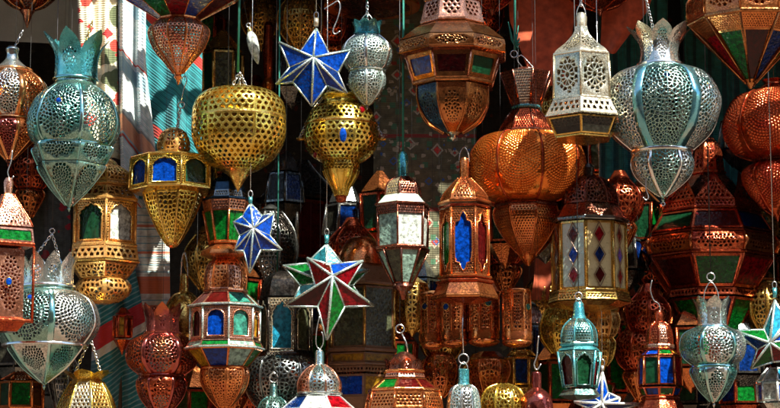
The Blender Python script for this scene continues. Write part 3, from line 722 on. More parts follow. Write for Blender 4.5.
L = Lantern('octagonal_lantern', 'big copper octagonal lantern with pierced collar and blue, red, green panes', 453, -0.20, 141, 8, -3)
L.solid('lid', [(2, -22), (6, -16), (8, -10), (24, -2), (27, 3)], 'bronze')
q = [(29, 3), (34, 24)]; L.perf(q, 'pinkcop', 'diamond', size=6.0, margin=3.0, hole=.6, med=ell(.36, .40)); L.ring(3, 29, 2.5, 'bronze'); L.ring(25, 33, 3.5, 'pinkcop')
L.solid('roof', [(33, 27), (40, 31), (56, 44)], 'bronze', cap=False); q = [(56.5, 45), (57.5, 50), (57, 56)]; L.perf(q, 'bronze', 'scroll', size=2.8, margin=1.2, hole=.66, med=ell(.36, .46)); L.ring(57, 55.5, 2.5, 'bronze', 2.2); L.solid('soffit', [(56, 58), (50, 60)], 'darkcop', cap=False)  # soffit in darker copper, painting the shade under the rim
q = [(50, 60), (42, 84)]; L.panes(q, ['g_wine', 'g_darkgreen', 'g_amber', 'g_red', 'g_blue', 'g_green', 'g_amber', 'g_blue'], 'bronze', 4.4); L.ribs(q, 'pinkcop', 1.2); L.ring(86, 40, 4.5, 'bronze', 3.0)
q = [(38, 89), (37, 104), (28, 121), (10, 133)]; L.perf(q, ['bronze', 'bronze', 'bronze', 'brass', 'brass', 'brass', 'bronze', 'bluecap'], 'rosette', size=4.0, smooth=True, hole=.55, margin=3.0, bulge=.2, med=ell(.34, .30, .46)); L.ribs(q, 'bronze', 1.2, True)
L.finial([(10, 131), (5, 134), (2, 136), (3.5, 138), (.4, 141)], 'silver'); L.wire(-20, r=.7)

L = Lantern('hexagonal_lantern', 'white brass lantern with flower cut-outs and sloping skirt by the orange cloth', 583, -0.36, 141, 6, 22)
L.finial([(3.5, 13), (6, 17), (5.5, 28)], 'whitebr', 8)
q = [(7, 27), (9, 34), (18, 44), (28, 52), (31, 56)]; L.perf(q, 'whitebr', 'flower', size=4.2, smooth=True, hole=.6, med=LEAF); L.ring(57, 31, 2.4, 'whitebr', 1)
q = [(31, 58), (32, 101)]; L.perf(q, 'whitebr', 'flower', size=5.0, hole=.70, margin=3.0, med=ell(.46, .40)); L.ribs(q, 'whitebr', 1.1); L.ring(102, 32, 2.4, 'whitebr', 1)
q = [(33, 103), (41, 118)]; L.perf(q, 'whitebr', 'diamond', size=8, hole=.6, margin=2.0); L.ring(119, 40, 2, 'whitebr')
q = [(38, 121), (30, 138)]; L.panes(q, ['g_smoke', 'g_smoke'], 'brass', 1.5); L.perf([(37.5, 121), (33, 130)], 'dark', 'diamond', size=5, hole=.6, margin=.6); L.ring(139, 29, 2.2, 'brass', .6)
L.bail(4, 20, 5); L.chain((0, -8), (0, 6)); L.wire(-6)

L = pomegranate('big silver pomegranate lantern with flared lacy crown and teal centre panel', 663, -0.28,
    dict(m=['tealsil', 'silver', 'silver', 'silver', 'silver', 'silver'], m2=['tealsil', 'silver', 'silver', 'silver', 'silver', 'silver'], crown=(66, 22, 26, 34), cmid=(20, 46), nc=8, csize=3.2, pt=.5, mc='silver', medc=ell(.36, .34, .42), med=None, medl=None, neck=[(22, 64), (23, 68), (30, 71)], bands=[(66, 23, 3.5), (152, 30, 4)], tip=203, tr=3, mb='polsil', st='polsil', sw=3.0),
    [(26, 68), (46, 77), (57, 97), (57, 112), (48, 134), (30, 151)], [[(28, 153), (31, 165), (26, 178), (13, 190), (3, 197)]], n=6, phase=-1, ribm='silver', pats=('scroll', 'scroll'), size=4.0, bulge=1.5, hole=.80)
body = [(26, 68), (46, 77), (57, 97), (57, 112), (48, 134), (30, 151)]
L.straps(body, ['cyanm', 'cyanm', 'polsil', 'polsil', 'polsil', 'polsil'], 4.6, lift=1.1, name='edge_strip')
L.jewel(-1, body, .30, 4.0, 4.0, 'g_deep'); L.jewel(50, body, .38, 3.2, 3.6, 'g_red'); L.jewel(-56, body, .38, 3.6, 4.2, 'g_red')
L.chain((-14, -6), (-6, 30)); L.wire(-5, dx=-14); L.loop(204, 1.8)
h = Lantern('wire_hook', 'small loose wire hook dangling beside the foot of the silver pomegranate', 646, -0.34, 202, cat='hook'); h.path('hook', catmull([(1, 178), (0, 188), (2.5, 197), (0, 200), (-3, 197)], 4), .6, 'wirem'); h.wire(178, r=.25, dx=1)

L = Lantern('tiered_lantern', 'copper lantern with pierced band and pointed fan of red, green, blue glass', 751, -0.30, 89, 10, 0)
L.solid('roof', [(8, -44), (52, -8)], 'bronze'); q = [(56, -8), (62, 4), (62, 22)]; L.perf(q, 'copper', 'scroll', size=4.0, hole=.62, margin=3, med=ell(.36, .34, .55)); L.ribs(q, 'bronze', 1.2); L.ring(24, 61, 4, 'bronze')
q = [(60, 26), (46, 38)]; L.perf(q, 'copper', 'hex', size=3.0, hole=.45, margin=1.2); q = [(46, 38), (6, 82)]; L.panes(q, ['g_wine', 'g_deep', 'g_green', 'g_red', 'g_blue', 'g_deep', 'g_green', 'g_red', 'g_red', 'g_green'], 'bronze', 2.2); L.ribs([(60, 26), (5, 83)], 'bronze', 1.2)
L.finial([(6, 82), (4, 85), (.5, 89)], 'bronze'); L.wire(-42)

L = Lantern('pumpkin_lantern', 'dotted red copper pumpkin lantern under the pointed glass fan', 778, 0.22, 222, 6, -22, 1.15)
L.solid('neck', [(12, 80), (10, 84), (16, 90)], 'redcop', True)
q = [(14, 89), (38, 98), (50, 120), (50, 136), (40, 152), (22, 160)]; L.perf(q, 'scarlet', 'rings', size=3.2, hole=.44, smooth=True, relief=-1.2, emboss=True, med=ell(.44, .40, .5)); L.ribs(q, 'redcop', 1.0, True); L.ring(161, 22, 3, 'darkcop', bulge=1)
q = [(22, 163), (33, 172), (30, 188), (16, 206), (4, 216)]; L.perf(q, 'scarlet', 'rings', size=3.2, hole=.44, smooth=True, relief=-1.2, emboss=True, med=ell(.44, .40, .45)); L.ribs(q, 'redcop', 1.0, True); L.finial([(4, 215), (.5, 222)], 'redcop'); L.wire(82)

L = Lantern('pumpkin_lantern', 'orange copper pumpkin lantern with rings of dots, dark flared cap and dotted foot', 528, 0.08, 266, 8, -11, 1.0)
q = [(27, 74), (14, 107)]; L.perf(q, ['silver', 'darkcop', 'darkcop', 'darkcop', 'darkcop', 'darkcop', 'darkcop', 'darkcop'], 'hex', size=3.2, hole=.45, n=8, bulge=0, margin=1.5); L.ribs(q, 'darkcop', 1.1); L.solid('lid', [(8, 68), (27, 74)], 'darkcop', bulge=0)
L.ring(108, 14, 3, 'teal', bulge=0); q = [(14, 110), (21, 119), (29, 133)]; L.perf(q, 'redcop', 'hex', size=3.2, hole=.5, bulge=0); L.ribs(q, 'darkcop', 1.0); L.ring(134, 29, 3, 'darkcop', bulge=0)
q = [(26, 135), (44, 138), (56, 152), (59, 168), (56, 186), (44, 200), (30, 205)]; L.perf(q, 'orange', 'rings', size=2.9, hole=.36, smooth=True, margin=2.0, relief=-1.0, emboss=True, med=ell(.46, .40, .48)); L.ribs(q, 'redcop', 1.0, True)
L.ring(207, 33, 4, 'darkcop', bulge=0)
q = [(33, 208), (35, 216), (31, 228), (20, 244), (8, 256)]; L.perf(q, 'copper', 'hex', size=3.2, hole=.45, smooth=True, bulge=.25); L.ribs(q, 'copper', 1.0, True); L.solid('foot', [(9, 253), (8, 258), (2, 266)], 'copper', n=10, bulge=1)
L.path('clasp', [(-1, 70), (-8, 62), (-9, 57), (-5, 55), (-2, 57), (8, 68), (12, 74), (13, 77)], .7, 'wirem'); L.loop(54, 3.5, dx=-12)
cord('green cord with frayed knot above the dark flared cap', 515, 50, 0.08, 'cordgreen', .005, 2.0)

# the lamp shades whose feet show at the top edge
L = Lantern('dome_lamp', 'orange domed lamp at the top edge above the small silver lantern', 372, 0.35, 12, 12, 0, 1.0)
L.solid('shade', [(6, -40), (30, -24), (46, -4), (48, 4)], 'orange', True, cap=False); L.ring(6, 47, 4, 'orange', bulge=1.0); L.solid('bowl', [(44, 6), (30, 11), (8, 12)], 'darkcop'); L.wire(-38)
for cx, lab, rr in ((492, 'dark copper bowl lantern at the top edge beside the frayed green knot', 30), (600, 'dark red copper bowl lantern at the top edge above the white brass lantern', 42)):
    L = Lantern('bowl_lantern', lab, cx, 0.18, 16, 8, 12, 1.0)
    q = [(rr, -30), (rr*.95, -14), (rr*.6, 2), (6, 10)]; L.perf(q, ['darkcop', 'redcop'], 'scroll', size=4.4, smooth=True); L.ribs(q, 'redcop', 1.0, True); L.finial([(6, 9), (3, 12), (.5, 16)], 'darkcop'); L.solid('lid', [(4, -40), (rr, -31)], 'darkcop'); L.wire(-39)

h = Lantern('wire_hook', 'bent wire hook hanging between the blue star and the small silver lantern', 336, -0.05, 40, cat='hook'); h.path('hook', catmull([(-12, 9), (-4, 4), (2, 1), (4, 8), (1, 20), (-3, 30), (-1, 34), (4, 31)], 4), .7, 'wirem'); h.wire(2, dx=1)
h = Lantern('glass_drop', 'white glass drop ornament between the green cords left of the blue star', 258, 0.12, 64, 8, 0, 1.0, tilt=-14)
h.solid('drop', [(2, 30), (5, 36), (5.5, 46), (3, 58), (.6, 64)], 'g_white', True); h.finial([(1.2, 26), (2.6, 29), (2.2, 32)], 'brass'); h.loop(24, 2)
tube('hanging_wire', [(0, 0, h.z(23)), (0.02, 0, CEIL_Z-h.base.z+.01)], .0008, 'darkwire', h.root, 4)
# ---- stars
def star(name, label, cx, cy, Y, outer, inner, apex, depth, cols, top=None, strip=1.15, back=True, mat='lead', root=None, yo=0.0):
    """outer, inner: place of the tips and of the notches, in order; facets run from the apex to each edge"""
    c = P(cx, cy, Y); px = P(cx+1, cy, Y).x-c.x
    root = root or tag(empty(name, c), label, 'star lantern')
    V = lambda p, d=0.0: Vector(((p[0]-cx)*px, (d+yo)*px, P(p[0], p[1], Y).z-c.z))
    n = len(outer); A = V(apex, -depth); B = V(apex, depth); O = [V(p) for p in outer]; I = [V(p, -depth*.18) for p in inner]; J = [V(p, depth*.18) for p in inner]
    vs, fs = [], []
    def edge(a, b, r=strip): tube_geo([a, (a+b)/2, b], r*px, vs, fs, 5)
    def pane(a, b, cc, colr):
        m = (a+b+cc)/3; nn = (b-a).cross(cc-a).normalized()*0.0012
        tri = [m+(q-m)*.97 for q in (a, b, cc)]
        me = pymesh('pane', [q+nn for q in tri]+[q-nn for q in tri], [(0, 1, 2), (5, 4, 3), (0, 3, 4, 1), (1, 4, 5, 2), (2, 5, 3, 0)], out=True)
        obj('pane', me, colr, root)
    for i in range(n):
        j = (i-1) % n
        pane(A, O[i], I[i], cols[(2*i+1) % len(cols)]); pane(A, I[j], O[i], cols[(2*i) % len(cols)])
        pane(B, I[i] if False else J[i], O[i], cols[(2*i) % len(cols)]); pane(B, O[i], J[j], cols[(2*i+1) % len(cols)])
        edge(A, O[i], strip*1.25); edge(A, I[i], strip*.9); edge(O[i], I[i]); edge(O[i], I[j]); edge(B, O[i]); edge(J[i], O[i]); edge(J[j], O[i]); edge(I[i], J[i])
    obj('frame', pymesh('frame', vs, fs, True), mat, root)
    if top:                                              # cap at the hanging tip: (px, py, radius, height)
        v2, f2 = [], []; t = V((top[0], top[1])); tube_geo([t-Vector((0, 0, top[3]*px*.2)), t+Vector((0, 0, top[3]*px))], top[2]*px, v2, f2, 8); obj('cap', pymesh('cap', v2, f2, True), top[4], root)
        v3, f3 = [], []; tt = t+Vector((0, 0, (top[3]+3)*px)); tube_geo([tt+Vector((math.sin(q*math.pi/6)*2.2*px, 0, math.cos(q*math.pi/6)*3.6*px)) for q in range(12)], .6*px, v3, f3, 5, True); obj('ring', pymesh('ring', v3, f3, True), 'wirem', root)
        tube('hanging_wire', [tt+Vector((0, 0, 3*px)), Vector((tt.x, 0, CEIL_Z-c.z+.01))], .4*px, 'wirem', root, 5)
    return root
star('star_lantern', 'blue glass star lantern with silver edges left of the small silver lantern', 314, 66, -0.20,
     [(316, 28), (350, 50), (347, 93), (312, 106), (276, 84), (279, 42)], [(329, 54), (338, 73), (327, 86), (293, 82), (290, 68), (300, 53)],
     (314, 61), 17, ['g_blue', 'g_blue', 'g_blue', 'g_blue', 'g_deep'], (316, 25, 2.6, 7, 'whitebr'), mat='paleteal', strip=.95)
star('star_lantern', 'small blue glass star lantern hanging behind the two-tier lantern', 261, 238, -0.30,
     [(250, 203), (274, 213), (282, 250), (250, 273), (235, 250), (233, 222)], [(262, 216), (270, 236), (261, 250), (244, 251), (240, 236), (242, 217)], (254, 230), 13, ['g_blue', 'g_blue', 'g_deep', 'g_blue'], (250, 202, 2.2, 5, 'teal'), mat='paleteal', strip=.85)
R6 = star('star_lantern', 'red, green and blue glass star lantern with teal cone top in the middle', 329, 288, -0.08,
     [(307, 258), (363, 261), (374, 306), (327, 340), (284, 306)], [(330, 265), (346, 289), (345, 307), (318, 307), (316, 288)],
     (333, 278), 18, ['g_red', 'g_wine', 'g_blue', 'g_red', 'g_green', 'g_red', 'g_green', 'g_red', 'g_wine', 'g_deep'], None, mat='paleteal')
R6b = star('star_lantern', '', 329, 288, -0.08, [(282, 264), (326, 242), (369, 268), (366, 300), (329, 326), (292, 300)], [(306, 262), (343, 264), (352, 284), (345, 304), (318, 306), (300, 284)],
     (326, 282), 12, ['g_green', 'g_green', 'g_tealpane', 'g_cyan', 'g_cyan', 'g_green', 'g_green', 'g_green'], (326, 240, 2.4, 7, 'teal'), mat='paleteal', root=R6, yo=14)
star('star_lantern', 'green, red and blue glass star lantern at the right by the silver lantern', 772, 338, -0.12,
     [(776, 300), (800, 318), (796, 360), (750, 369), (736, 331)], [(786, 322), (790, 340), (772, 362), (757, 350), (764, 330)], (767, 344), 14, ['g_tealpane', 'g_turq', 'g_red', 'g_blue', 'g_green', 'g_red', 'g_green', 'g_red', 'g_deep', 'g_green'], (776, 296, 2.4, 8, 'teal'), mat='paleteal')
star('star_lantern', 'blue glass star lantern with long silver points below the teal lantern', 600, 404, 0.0,
     [(603, 372), (620, 398), (642, 404), (610, 425), (575, 420), (574, 402)], [(608, 393), (618, 406), (610, 412), (595, 416), (588, 408), (594, 398)], (601, 404), 9, ['g_blue', 'g_blue', 'g_deep'], (603, 370, 1.6, 4, 'lead'))

# ---- middle rows
L = Lantern('octagonal_lantern', 'small brass lantern with blue and green arched panes and pierced cone', 172, -0.12, 248, 8, -6)
q = [(5, 128), (13, 133), (17, 144), (16, 153)]; L.perf(q, 'honey', 'scroll', size=4.0, smooth=True, bulge=.8); q = [(18, 152), (42, 160)]; L.perf(q, 'brass', 'hex', size=3.6, hole=.5); L.ring(160, 42, 2.5, 'brass')
q = [(43, 161), (44, 190)]; L.arch(q, ['g_blue', 'g_darkgreen', 'g_blue', 'g_green', 'g_blue', 'g_green', 'g_amber', 'g_blue'], 'gold', OGEE, size=3.2); L.ribs(q, 'brass', 1.2); L.ring(191, 43, 2.5, 'brass')
L.solid('floor', [(43, 192), (30, 194)], 'brass'); q = [(30, 194), (24, 212), (13, 234), (6, 244)]; L.perf(q, 'gold', 'scroll', size=4.6, hole=.64, smooth=True, margin=1.4); L.ribs(q, 'brass', 1.0, True); L.solid('foot', [(7, 243), (6, 246), (2, 248)], 'brass')
L.chain((6, 108), (3, 130)); L.loop(105, 3.2, dx=7); L.path('hook', catmull([(5, 84), (9, 76), (12, 80), (9, 90), (7, 100), (7, 103)], 4), .6, 'wirem'); L.wire(80, dx=10, r=.3)

L = Lantern('hexagonal_lantern', 'honey brass lantern with pierced bands and white arched panes before striped cloth', 103, -0.02, 304, 6, -20)
L.solid('dome', [(4, 158), (10, 162), (14, 168)], 'honey', True, bulge=1); q = [(14, 166), (26, 174), (27, 184)]; L.perf(q, 'honey', 'scroll', size=4.6, smooth=True, hole=.6); L.ring(186, 27, 3, 'honey')
q = [(27, 188), (35, 200)]; L.perf(q, 'honey', 'scroll', size=6.0, hole=.68); L.ring(202, 35, 3.2, 'honey'); q = [(34, 204), (34, 246)]
L.arch(q, ['g_darkgreen', 'g_white', 'g_white', 'g_green', 'g_white', 'g_mint'], 'honey', OGEE, size=3.6); L.ribs(q, 'honey', 1.6); L.ring(248, 35, 4, 'honey', 2)
q = [(37, 250), (39, 262)]; L.perf(q, 'honey', 'diamond', size=8.0, hole=.6, margin=1.2); L.ring(264, 38, 2.5, 'brass'); q = [(37, 266), (26, 280)]; L.perf(q, 'honey', 'scroll', size=4.8, hole=.6)
q = [(24, 280), (28, 285), (27, 294), (16, 302)]; L.perf(q, 'honey', 'scroll', size=4.8, smooth=True, hole=.6, bulge=1.0); L.solid('foot', [(17, 301), (8, 304)], 'honey'); L.wire(160)

L = Lantern('two_tier_lantern', 'two-tier copper lantern, green panes above and blue and green arches below', 224, -0.14, 414, 8, -12)
L.finial([(2.5, 150), (4.5, 154), (5, 172), (7, 176)], 'bluecap', 8); L.solid('lid', [(8, 176), (17, 184), (19, 192)], 'bluecap'); q = [(19, 192), (21, 199)]; L.perf(q, 'darksil', 'hex', size=3, hole=.5); L.ring(200, 22, 2.5, 'bluecap')
L2 = dict(dx=-6)
q = [(25, 202), (23, 212)]; L.perf(q, 'pinkcop', 'hex', size=3.4, hole=.5, margin=.8); q = [(24, 212), (17, 243)]; L.panes(q, ['g_green', 'g_green', 'g_darkgreen'], 'copper', 1.4); L.ribs(q, 'copper', 1.0)
L.ring(244, 17, 2.5, 'copper'); q = [(17, 246), (25, 252), (26, 256), (13, 260)]; L.perf(q[:3], 'copper', 'hex', size=3, hole=.4); L.solid('saucer', q[1:], 'copper')
q = [(12, 260), (18, 266), (21, 278), (20, 290)]; L.perf(q, ['copper', 'pinkcop'], 'scroll', size=3.8, smooth=True, bulge=1, hole=.5); L.ribs(q, 'copper', .9, True); L.ring(291, 21, 3, 'pinkcop')
q = [(22, 293), (36, 306)]; L.panes(q, ['g_wine', 'g_jade', 'g_mint', 'g_wine', 'g_blue', 'g_green', 'g_wine', 'g_wine'], 'pinkcop', 1.2); L.ring(307, 37, 2, 'paleteal')
q = [(35, 309), (35, 341)]; L.arch(q, ['g_blue', 'g_jade', 'g_amber', 'g_blue', 'g_green', 'g_red', 'g_jade', 'g_wine'], 'pinkcop', ROUNDARCH, size=3.2, hole=.4); L.ribs(q, 'paleteal', 1.2)
q = [(36, 342), (39, 348)]; L.panes(q, ['g_green', 'g_mint', 'g_green'], 'pinkcop', .8); L.ring(349, 39, 2, 'paleteal')
q = [(38, 350), (23, 368)]; L.panes(q, ['g_blue', 'g_mint', 'g_green', 'g_red', 'g_blue', 'g_red', 'g_green', 'g_amber'], 'copper', 1.3)
q = [(22, 368), (24, 372), (23, 384), (15, 398), (6, 408)]; L.ring(369, 23, 2.4, 'copper', bulge=1); L.perf(q, 'copper', 'rosette', size=3.8, smooth=True, bulge=1.0, hole=.5); L.ribs(q, 'copper', .9, True); L.finial([(6, 407), (.5, 414)], 'copper')
L.chain((0, 118), (0, 152)); L.wire(120, r=.5)

L = Lantern('hexagonal_lantern', 'dark lantern with turquoise arched pane in lacy white frame behind the star', 284, 0.16, 425, 6, -4)
L.solid('dome', [(4, 270), (20, 278), (26, 298)], 'dark', True); q = [(27, 300), (27, 354)]; L.arch(q, ['g_turq', 'g_olive', 'g_olive', 'g_white', 'g_olive', 'g_olive'], ['whitebr', 'dark', 'dark', 'dark', 'dark', 'dark'], OGEE, size=4, hole=.55); L.ribs(q, 'dark', 1.6); L.ring(356, 28, 4, 'dark')
q = [(29, 358), (38, 366), (40, 384), (30, 404), (10, 418)]; L.perf(q, 'darksil', 'scroll', size=4.6, smooth=True, bulge=1.2); L.ribs(q, 'darksil', 1.2, True); L.finial([(10, 417), (1, 425)], 'dark'); L.wire(272)

L = Lantern('square_lantern', 'dark red lantern with pyramid roof and cream pierced corner post', 300, 0.95, 268, 4, 43)
q = [(7, 160), (16, 172), (40, 197)]; L.perf(q, 'darksil', 'scroll', size=5, smooth=True, hole=.5, bulge=0); L.ribs(q, 'darksil', 1.0, True); L.ring(200, 44, 4, 'dark'); q = [(40, 204), (38, 262)]
L.panes(q, ['g_wine', 'g_wine', 'g_wine', 'g_darkgreen'], 'redcop', 3.0); L.ribs(q, 'whitebr', 2.4); L.solid('base', [(39, 262), (20, 268)], 'dark'); L.wire(162)

L = Lantern('hexagonal_lantern', 'brown wood and brass lantern with olive panes behind the middle star', 361, 0.22, 418, 6, -24)
L.solid('dome', [(3, 236), (14, 240), (22, 252), (26, 266)], 'copper', True, bulge=1); L.solid('roof', [(26, 266), (40, 284)], 'wood'); L.ring(286, 39, 4, 'wood')
q = [(36, 289), (36, 350)]; L.panes(q, ['g_olive', 'g_olive'], 'wood', 2.0); L.ribs(q, 'brass', 1.4); L.ring(352, 38, 4, 'wood'); q = [(37, 355), (36, 364)]; L.panes(q, ['g_amber'], 'wood', 1.2); L.ring(366, 38, 3, 'wood')
q = [(37, 368), (35, 374)]; L.perf(q, 'wood', 'hex', size=4, hole=.5); q = [(34, 376), (28, 398)]; L.panes(q, ['g_blue', 'g_amber', 'g_deep'], 'wood', 2.2); L.solid('base', [(29, 398), (12, 418)], 'wood'); L.wire(238)

L = Lantern('hexagonal_lantern', 'lantern with pale mint panes under a teal cap left of the blue-paned copper lantern', 403, -0.12, 300, 6, 18)
L.finial([(3, 152), (5.5, 156), (5, 176), (7, 178)], 'teal', 8); q = [(7, 177), (16, 184), (19, 196)]; L.perf(q, ['darkcop', 'whitebr'], 'hex', size=3.2, smooth=True, hole=.5); L.ribs(q, 'darkcop', .9, True); L.solid('roof', [(19, 196), (27, 205)], 'mint'); L.ring(206, 28, 2.5, 'darkcop')
q = [(27, 208), (26, 248)]; L.panes(q, ['g_white', 'g_white', 'g_mint', 'g_white', 'g_mint', 'g_mint'], 'darkcop', 1.1); L.ribs(q, 'darkcop', 1.0); L.perf([(27.8, 207), (27.6, 216)], 'darkcop', 'hex', size=2.6, hole=.5, margin=.6); L.ring(249, 27, 3, 'darkcop')
q = [(26, 251), (10, 284)]; L.panes(q, ['g_mint', 'g_olive', 'g_mint', 'g_amber', 'g_deep', 'g_amber'], 'darkcop', 1.4, n=8); L.ribs(q, 'darkcop', 1.0, n=8); L.solid('foot', [(10, 284), (11, 287), (5, 292), (2, 300)], 'darkcop', bulge=1)
cord('green cord holding the mint-paned lantern', 403, 153, -0.12, r=.0045)

L = Lantern('hexagonal_lantern', 'copper lantern with long blue scalloped pane and wide flared skirt', 465, -0.16, 304, 6, -6)
L.finial([(3.5, 158), (5, 161), (4.5, 178)], 'copper', 8); q = [(6, 178), (12, 184), (21, 194), (24, 202)]; L.perf(q, 'copper', 'rosette', size=3.6, smooth=True, hole=.5, bulge=.3); L.ribs(q, 'copper', .9, True); L.ring(203, 25, 3.4, 'copper', 2); L.ring(207.5, 24, 2.4, 'redcop', 1.6)
q = [(24, 210), (24, 276)]; L.arch(q, ['g_blue', 'g_wine', 'g_red', 'g_blue', 'g_red', 'g_green'], 'copper', HEXARCH, size=3.4, hole=.55); L.ribs(q, 'copper', 1.4); L.ring(278, 25, 3, 'copper', 2.4); L.ring(282.5, 27, 3, 'redcop', 2.2)
q = [(27, 284), (33, 296)]; L.solid('skirt', q, 'copper', cap=False); L.ring(298, 32, 3.5, 'copper', 1.2); L.solid('base', [(31, 300), (14, 304)], 'redcop'); L.bail(147, 162, 5); L.wire(148, r=.5)

def cylinder_lamp(cx, Y, y0, y1, r, ph, gem, label):
    L = Lantern('cylinder_lamp', label, cx, Y, y1+7, 8, ph, 1.0, group='pierced copper cylinder lamps')
    q = [(r, y0+2), (r, y1-9)]; L.perf(q, 'copper', 'scroll', size=2.8, hole=.62, margin=2.0); L.ring(y0+1.5, r-.3, 3, 'copper', .8); L.ring(y1-5, r-.6, 9, 'copper', .7); L.ribs(q, 'copper', .5)
    L.solid('cup', [(r*.96, y1), (r*1.0, y1+2), (r*.8, y1+5), (r*.3, y1+7)], 'copper', True); L.solid('lid', [(r*.3, y0-3), (r, y0)], 'copper', cap=False)
    L.jewel(gem[0], q, gem[1], 3.2, 3.2, gem[2]); L.wire(y0-2)
cylinder_lamp(433, 0.16, 294, 343, 13, 0, (-40, .3, 'g_deep'), 'narrow pierced copper cylinder lamp beside the dim brass bulb')
cylinder_lamp(454, 0.10, 293, 341, 14, 10, (-36, .35, 'g_blue'), 'pierced copper cylinder lamp with blue jewel under the flared skirt')
cylinder_lamp(484, 0.08, 292, 340, 16, 4, (14, .28, 'g_tealpane'), 'pierced copper cylinder lamp with dark teal jewel behind a wire hook')
cylinder_lamp(517, 0.00, 290, 341, 15, 0, (46, .40, 'g_jade'), 'bright pierced copper cylinder lamp with green jewel at its edge')

L = Lantern('octagonal_lantern', 'ivory-panelled brass lantern with coloured glass diamonds and dark dome', 590, 0.02, 312, 8, 12)
L.finial([(4, 164), (7, 168), (6, 176)], 'dark', 8); q = [(8, 176), (20, 182), (28, 194), (30, 206)]; L.perf(q, 'darkcop', 'scroll', size=4.0, smooth=True, bulge=.6); L.ribs(q, 'darkcop', 1, True); L.solid('roof', [(30, 206), (39, 220)], 'darkcop'); L.ring(222, 39, 4, 'darksil')
q = [(37, 225), (37, 292)]; L.panes(q, ['ivory', 'ivory', 'brass', 'ivory', 'ivory', 'ivory', 'brass', 'mint'], 'brass', 2.0); L.ribs(q, 'brass', 1.5)
C, tot, Ls = L.curve(q, False); S = L.surf(C, 8, 0)
dm = {}
for k in range(8):
    for i, v in enumerate((.20, .5, .80)):
        colr = (['g_red', 'g_deep', 'g_wine'], ['g_wine', 'g_blue', 'g_red'])[k % 2][i]
        if (v, colr) not in dm:
            pts = [(0, v-.12), (.17, v), (0, v+.12), (-.17, v)]
            dm[(v, colr)] = pymesh('glass_diamond', [S(a, b, -.2*L.px) for a, b in pts]+[S(a, b, .9*L.px) for a, b in pts], [(0, 1, 2, 3), (0, 4, 5, 1), (1, 5, 6, 2), (2, 6, 7, 3), (3, 7, 4, 0)])
        L.place('glass_diamond', dm[(v, colr)], colr, k)
vs, fs = [], []
for sx in (-1, 1):
    tube_geo([S(sx*x, v, -.4*L.px) for x, v in ((.0, .02), (.21, .20), (0, .35), (.21, .5), (0, .65), (.21, .80), (0, .98))], .5*L.px, vs, fs, 4)
me = pymesh('lattice', vs, fs)
for k in range(8): L.place('lattice', me, 'wood', k)
L.ring(294, 38, 4, 'brass', 1.6); q = [(40, 296), (42, 303)]; L.perf(q, 'brass', 'diamond', size=4, hole=.5, margin=1); L.solid('base', [(41, 304), (30, 308), (12, 312)], 'brass'); L.wire(166)

L = Lantern('giant_tiered_lantern', 'giant dark red tiered lantern with green and red panes and pierced gables', 713, 0.50, 366, 8, -2)
q = [(6, 138), (14, 150), (17, 172)]; L.perf(q, 'redcop', 'scroll', size=4.4, smooth=True, hole=.5, bulge=0); L.ring(174, 17, 3, 'redcop')
L.solid('neck', [(18, 176), (44, 204)], 'darkcop')
L.crown(205, 50, 176, 42, 'redcop', n=8, pat='diamond', size=6, bulge=0, pointy=1.8, mid=(46, 190), cpow=1.0, med=[(0, .8), (.42, .1), (-.42, .1)], hole=.6)
q = [(51, 205), (52, 213)]; L.perf(q, 'redcop', 'hex', size=4, hole=.5, margin=1); L.ring(214, 52, 2.5, 'redcop')
q = [(53, 216), (66, 236)]; L.panes(q, ['g_wine', 'g_deep', 'g_darkgreen', 'g_wine', 'g_deep', 'g_wine', 'g_darkgreen', 'g_darkgreen'], 'redcop', 2.4); L.ring(238, 65, 2.5, 'redcop')
q = [(67, 240), (72, 248), (67, 257)]; L.perf(q, ['redcop', 'copper'], 'rosette', size=4.2, hole=.6, margin=2.0, med=ell(.36, .48)); L.ribs(q, 'copper', 2.2); L.ring(259, 66, 2.5, 'redcop')
q = [(66, 261), (45, 291)]; L.panes(q, ['g_green', 'g_red', 'g_wine', 'g_darkgreen', 'g_red', 'g_deep', 'g_wine', 'g_wine'], 'redcop', 3.2); L.ribs(q, 'redcop', 1.2); q = [(46, 292), (47, 299)]; L.perf(q, 'redcop', 'hex', size=4, hole=.5, margin=1)
q = [(46, 301), (24, 338)]; L.panes(q, ['g_deep', 'g_green', 'g_wine', 'g_deep', 'g_red', 'g_darkgreen', 'g_wine', 'g_green'], 'redcop', 2.6); L.ring(340, 24, 3, 'redcop'); L.solid('foot', [(24, 342), (14, 352), (2, 366)], 'darkcop'); L.wire(140, r=.6)

L = Lantern('square_lantern', 'pink copper square lantern with corner rods hanging at the left edge', 4, -0.46, 332, 4, 30)
L.finial([(3, 178), (5, 182), (4, 194)], 'pinkcop', 8); q = [(6, 194), (14, 206), (24, 220), (28, 228)]; L.perf(q, 'pinkcop', 'rosette', size=4, smooth=True, hole=.5, bulge=.2); L.ribs(q, 'redcop', 1, True); q = [(28, 230), (30, 244)]; L.panes(q, ['g_green', 'g_green'], 'pinkcop', 2.0); L.ring(246, 29, 4, 'redcop', 2)
q = [(20, 250), (20, 318)]; L.perf(q, 'pinkcop', 'rosette', size=4.2, hole=.62, margin=3, med=ell(.40, .42)); L.jewel(20, q, .5, 3, 4, 'g_blue'); L.solid('lining', [(13, 252), (13, 316)], 'redcop'); L.ribs([(30, 248), (30, 324)], 'redcop', 1.5); L.ring(322, 29, 3, 'redcop', 2); L.solid('base', [(20, 318), (24, 322), (14, 332)], 'redcop')
L.path('hook', catmull([(3, 150), (2, 162), (-1, 172), (2, 180), (5, 176)], 4), .6, 'wirem'); L.wire(152, dx=3)

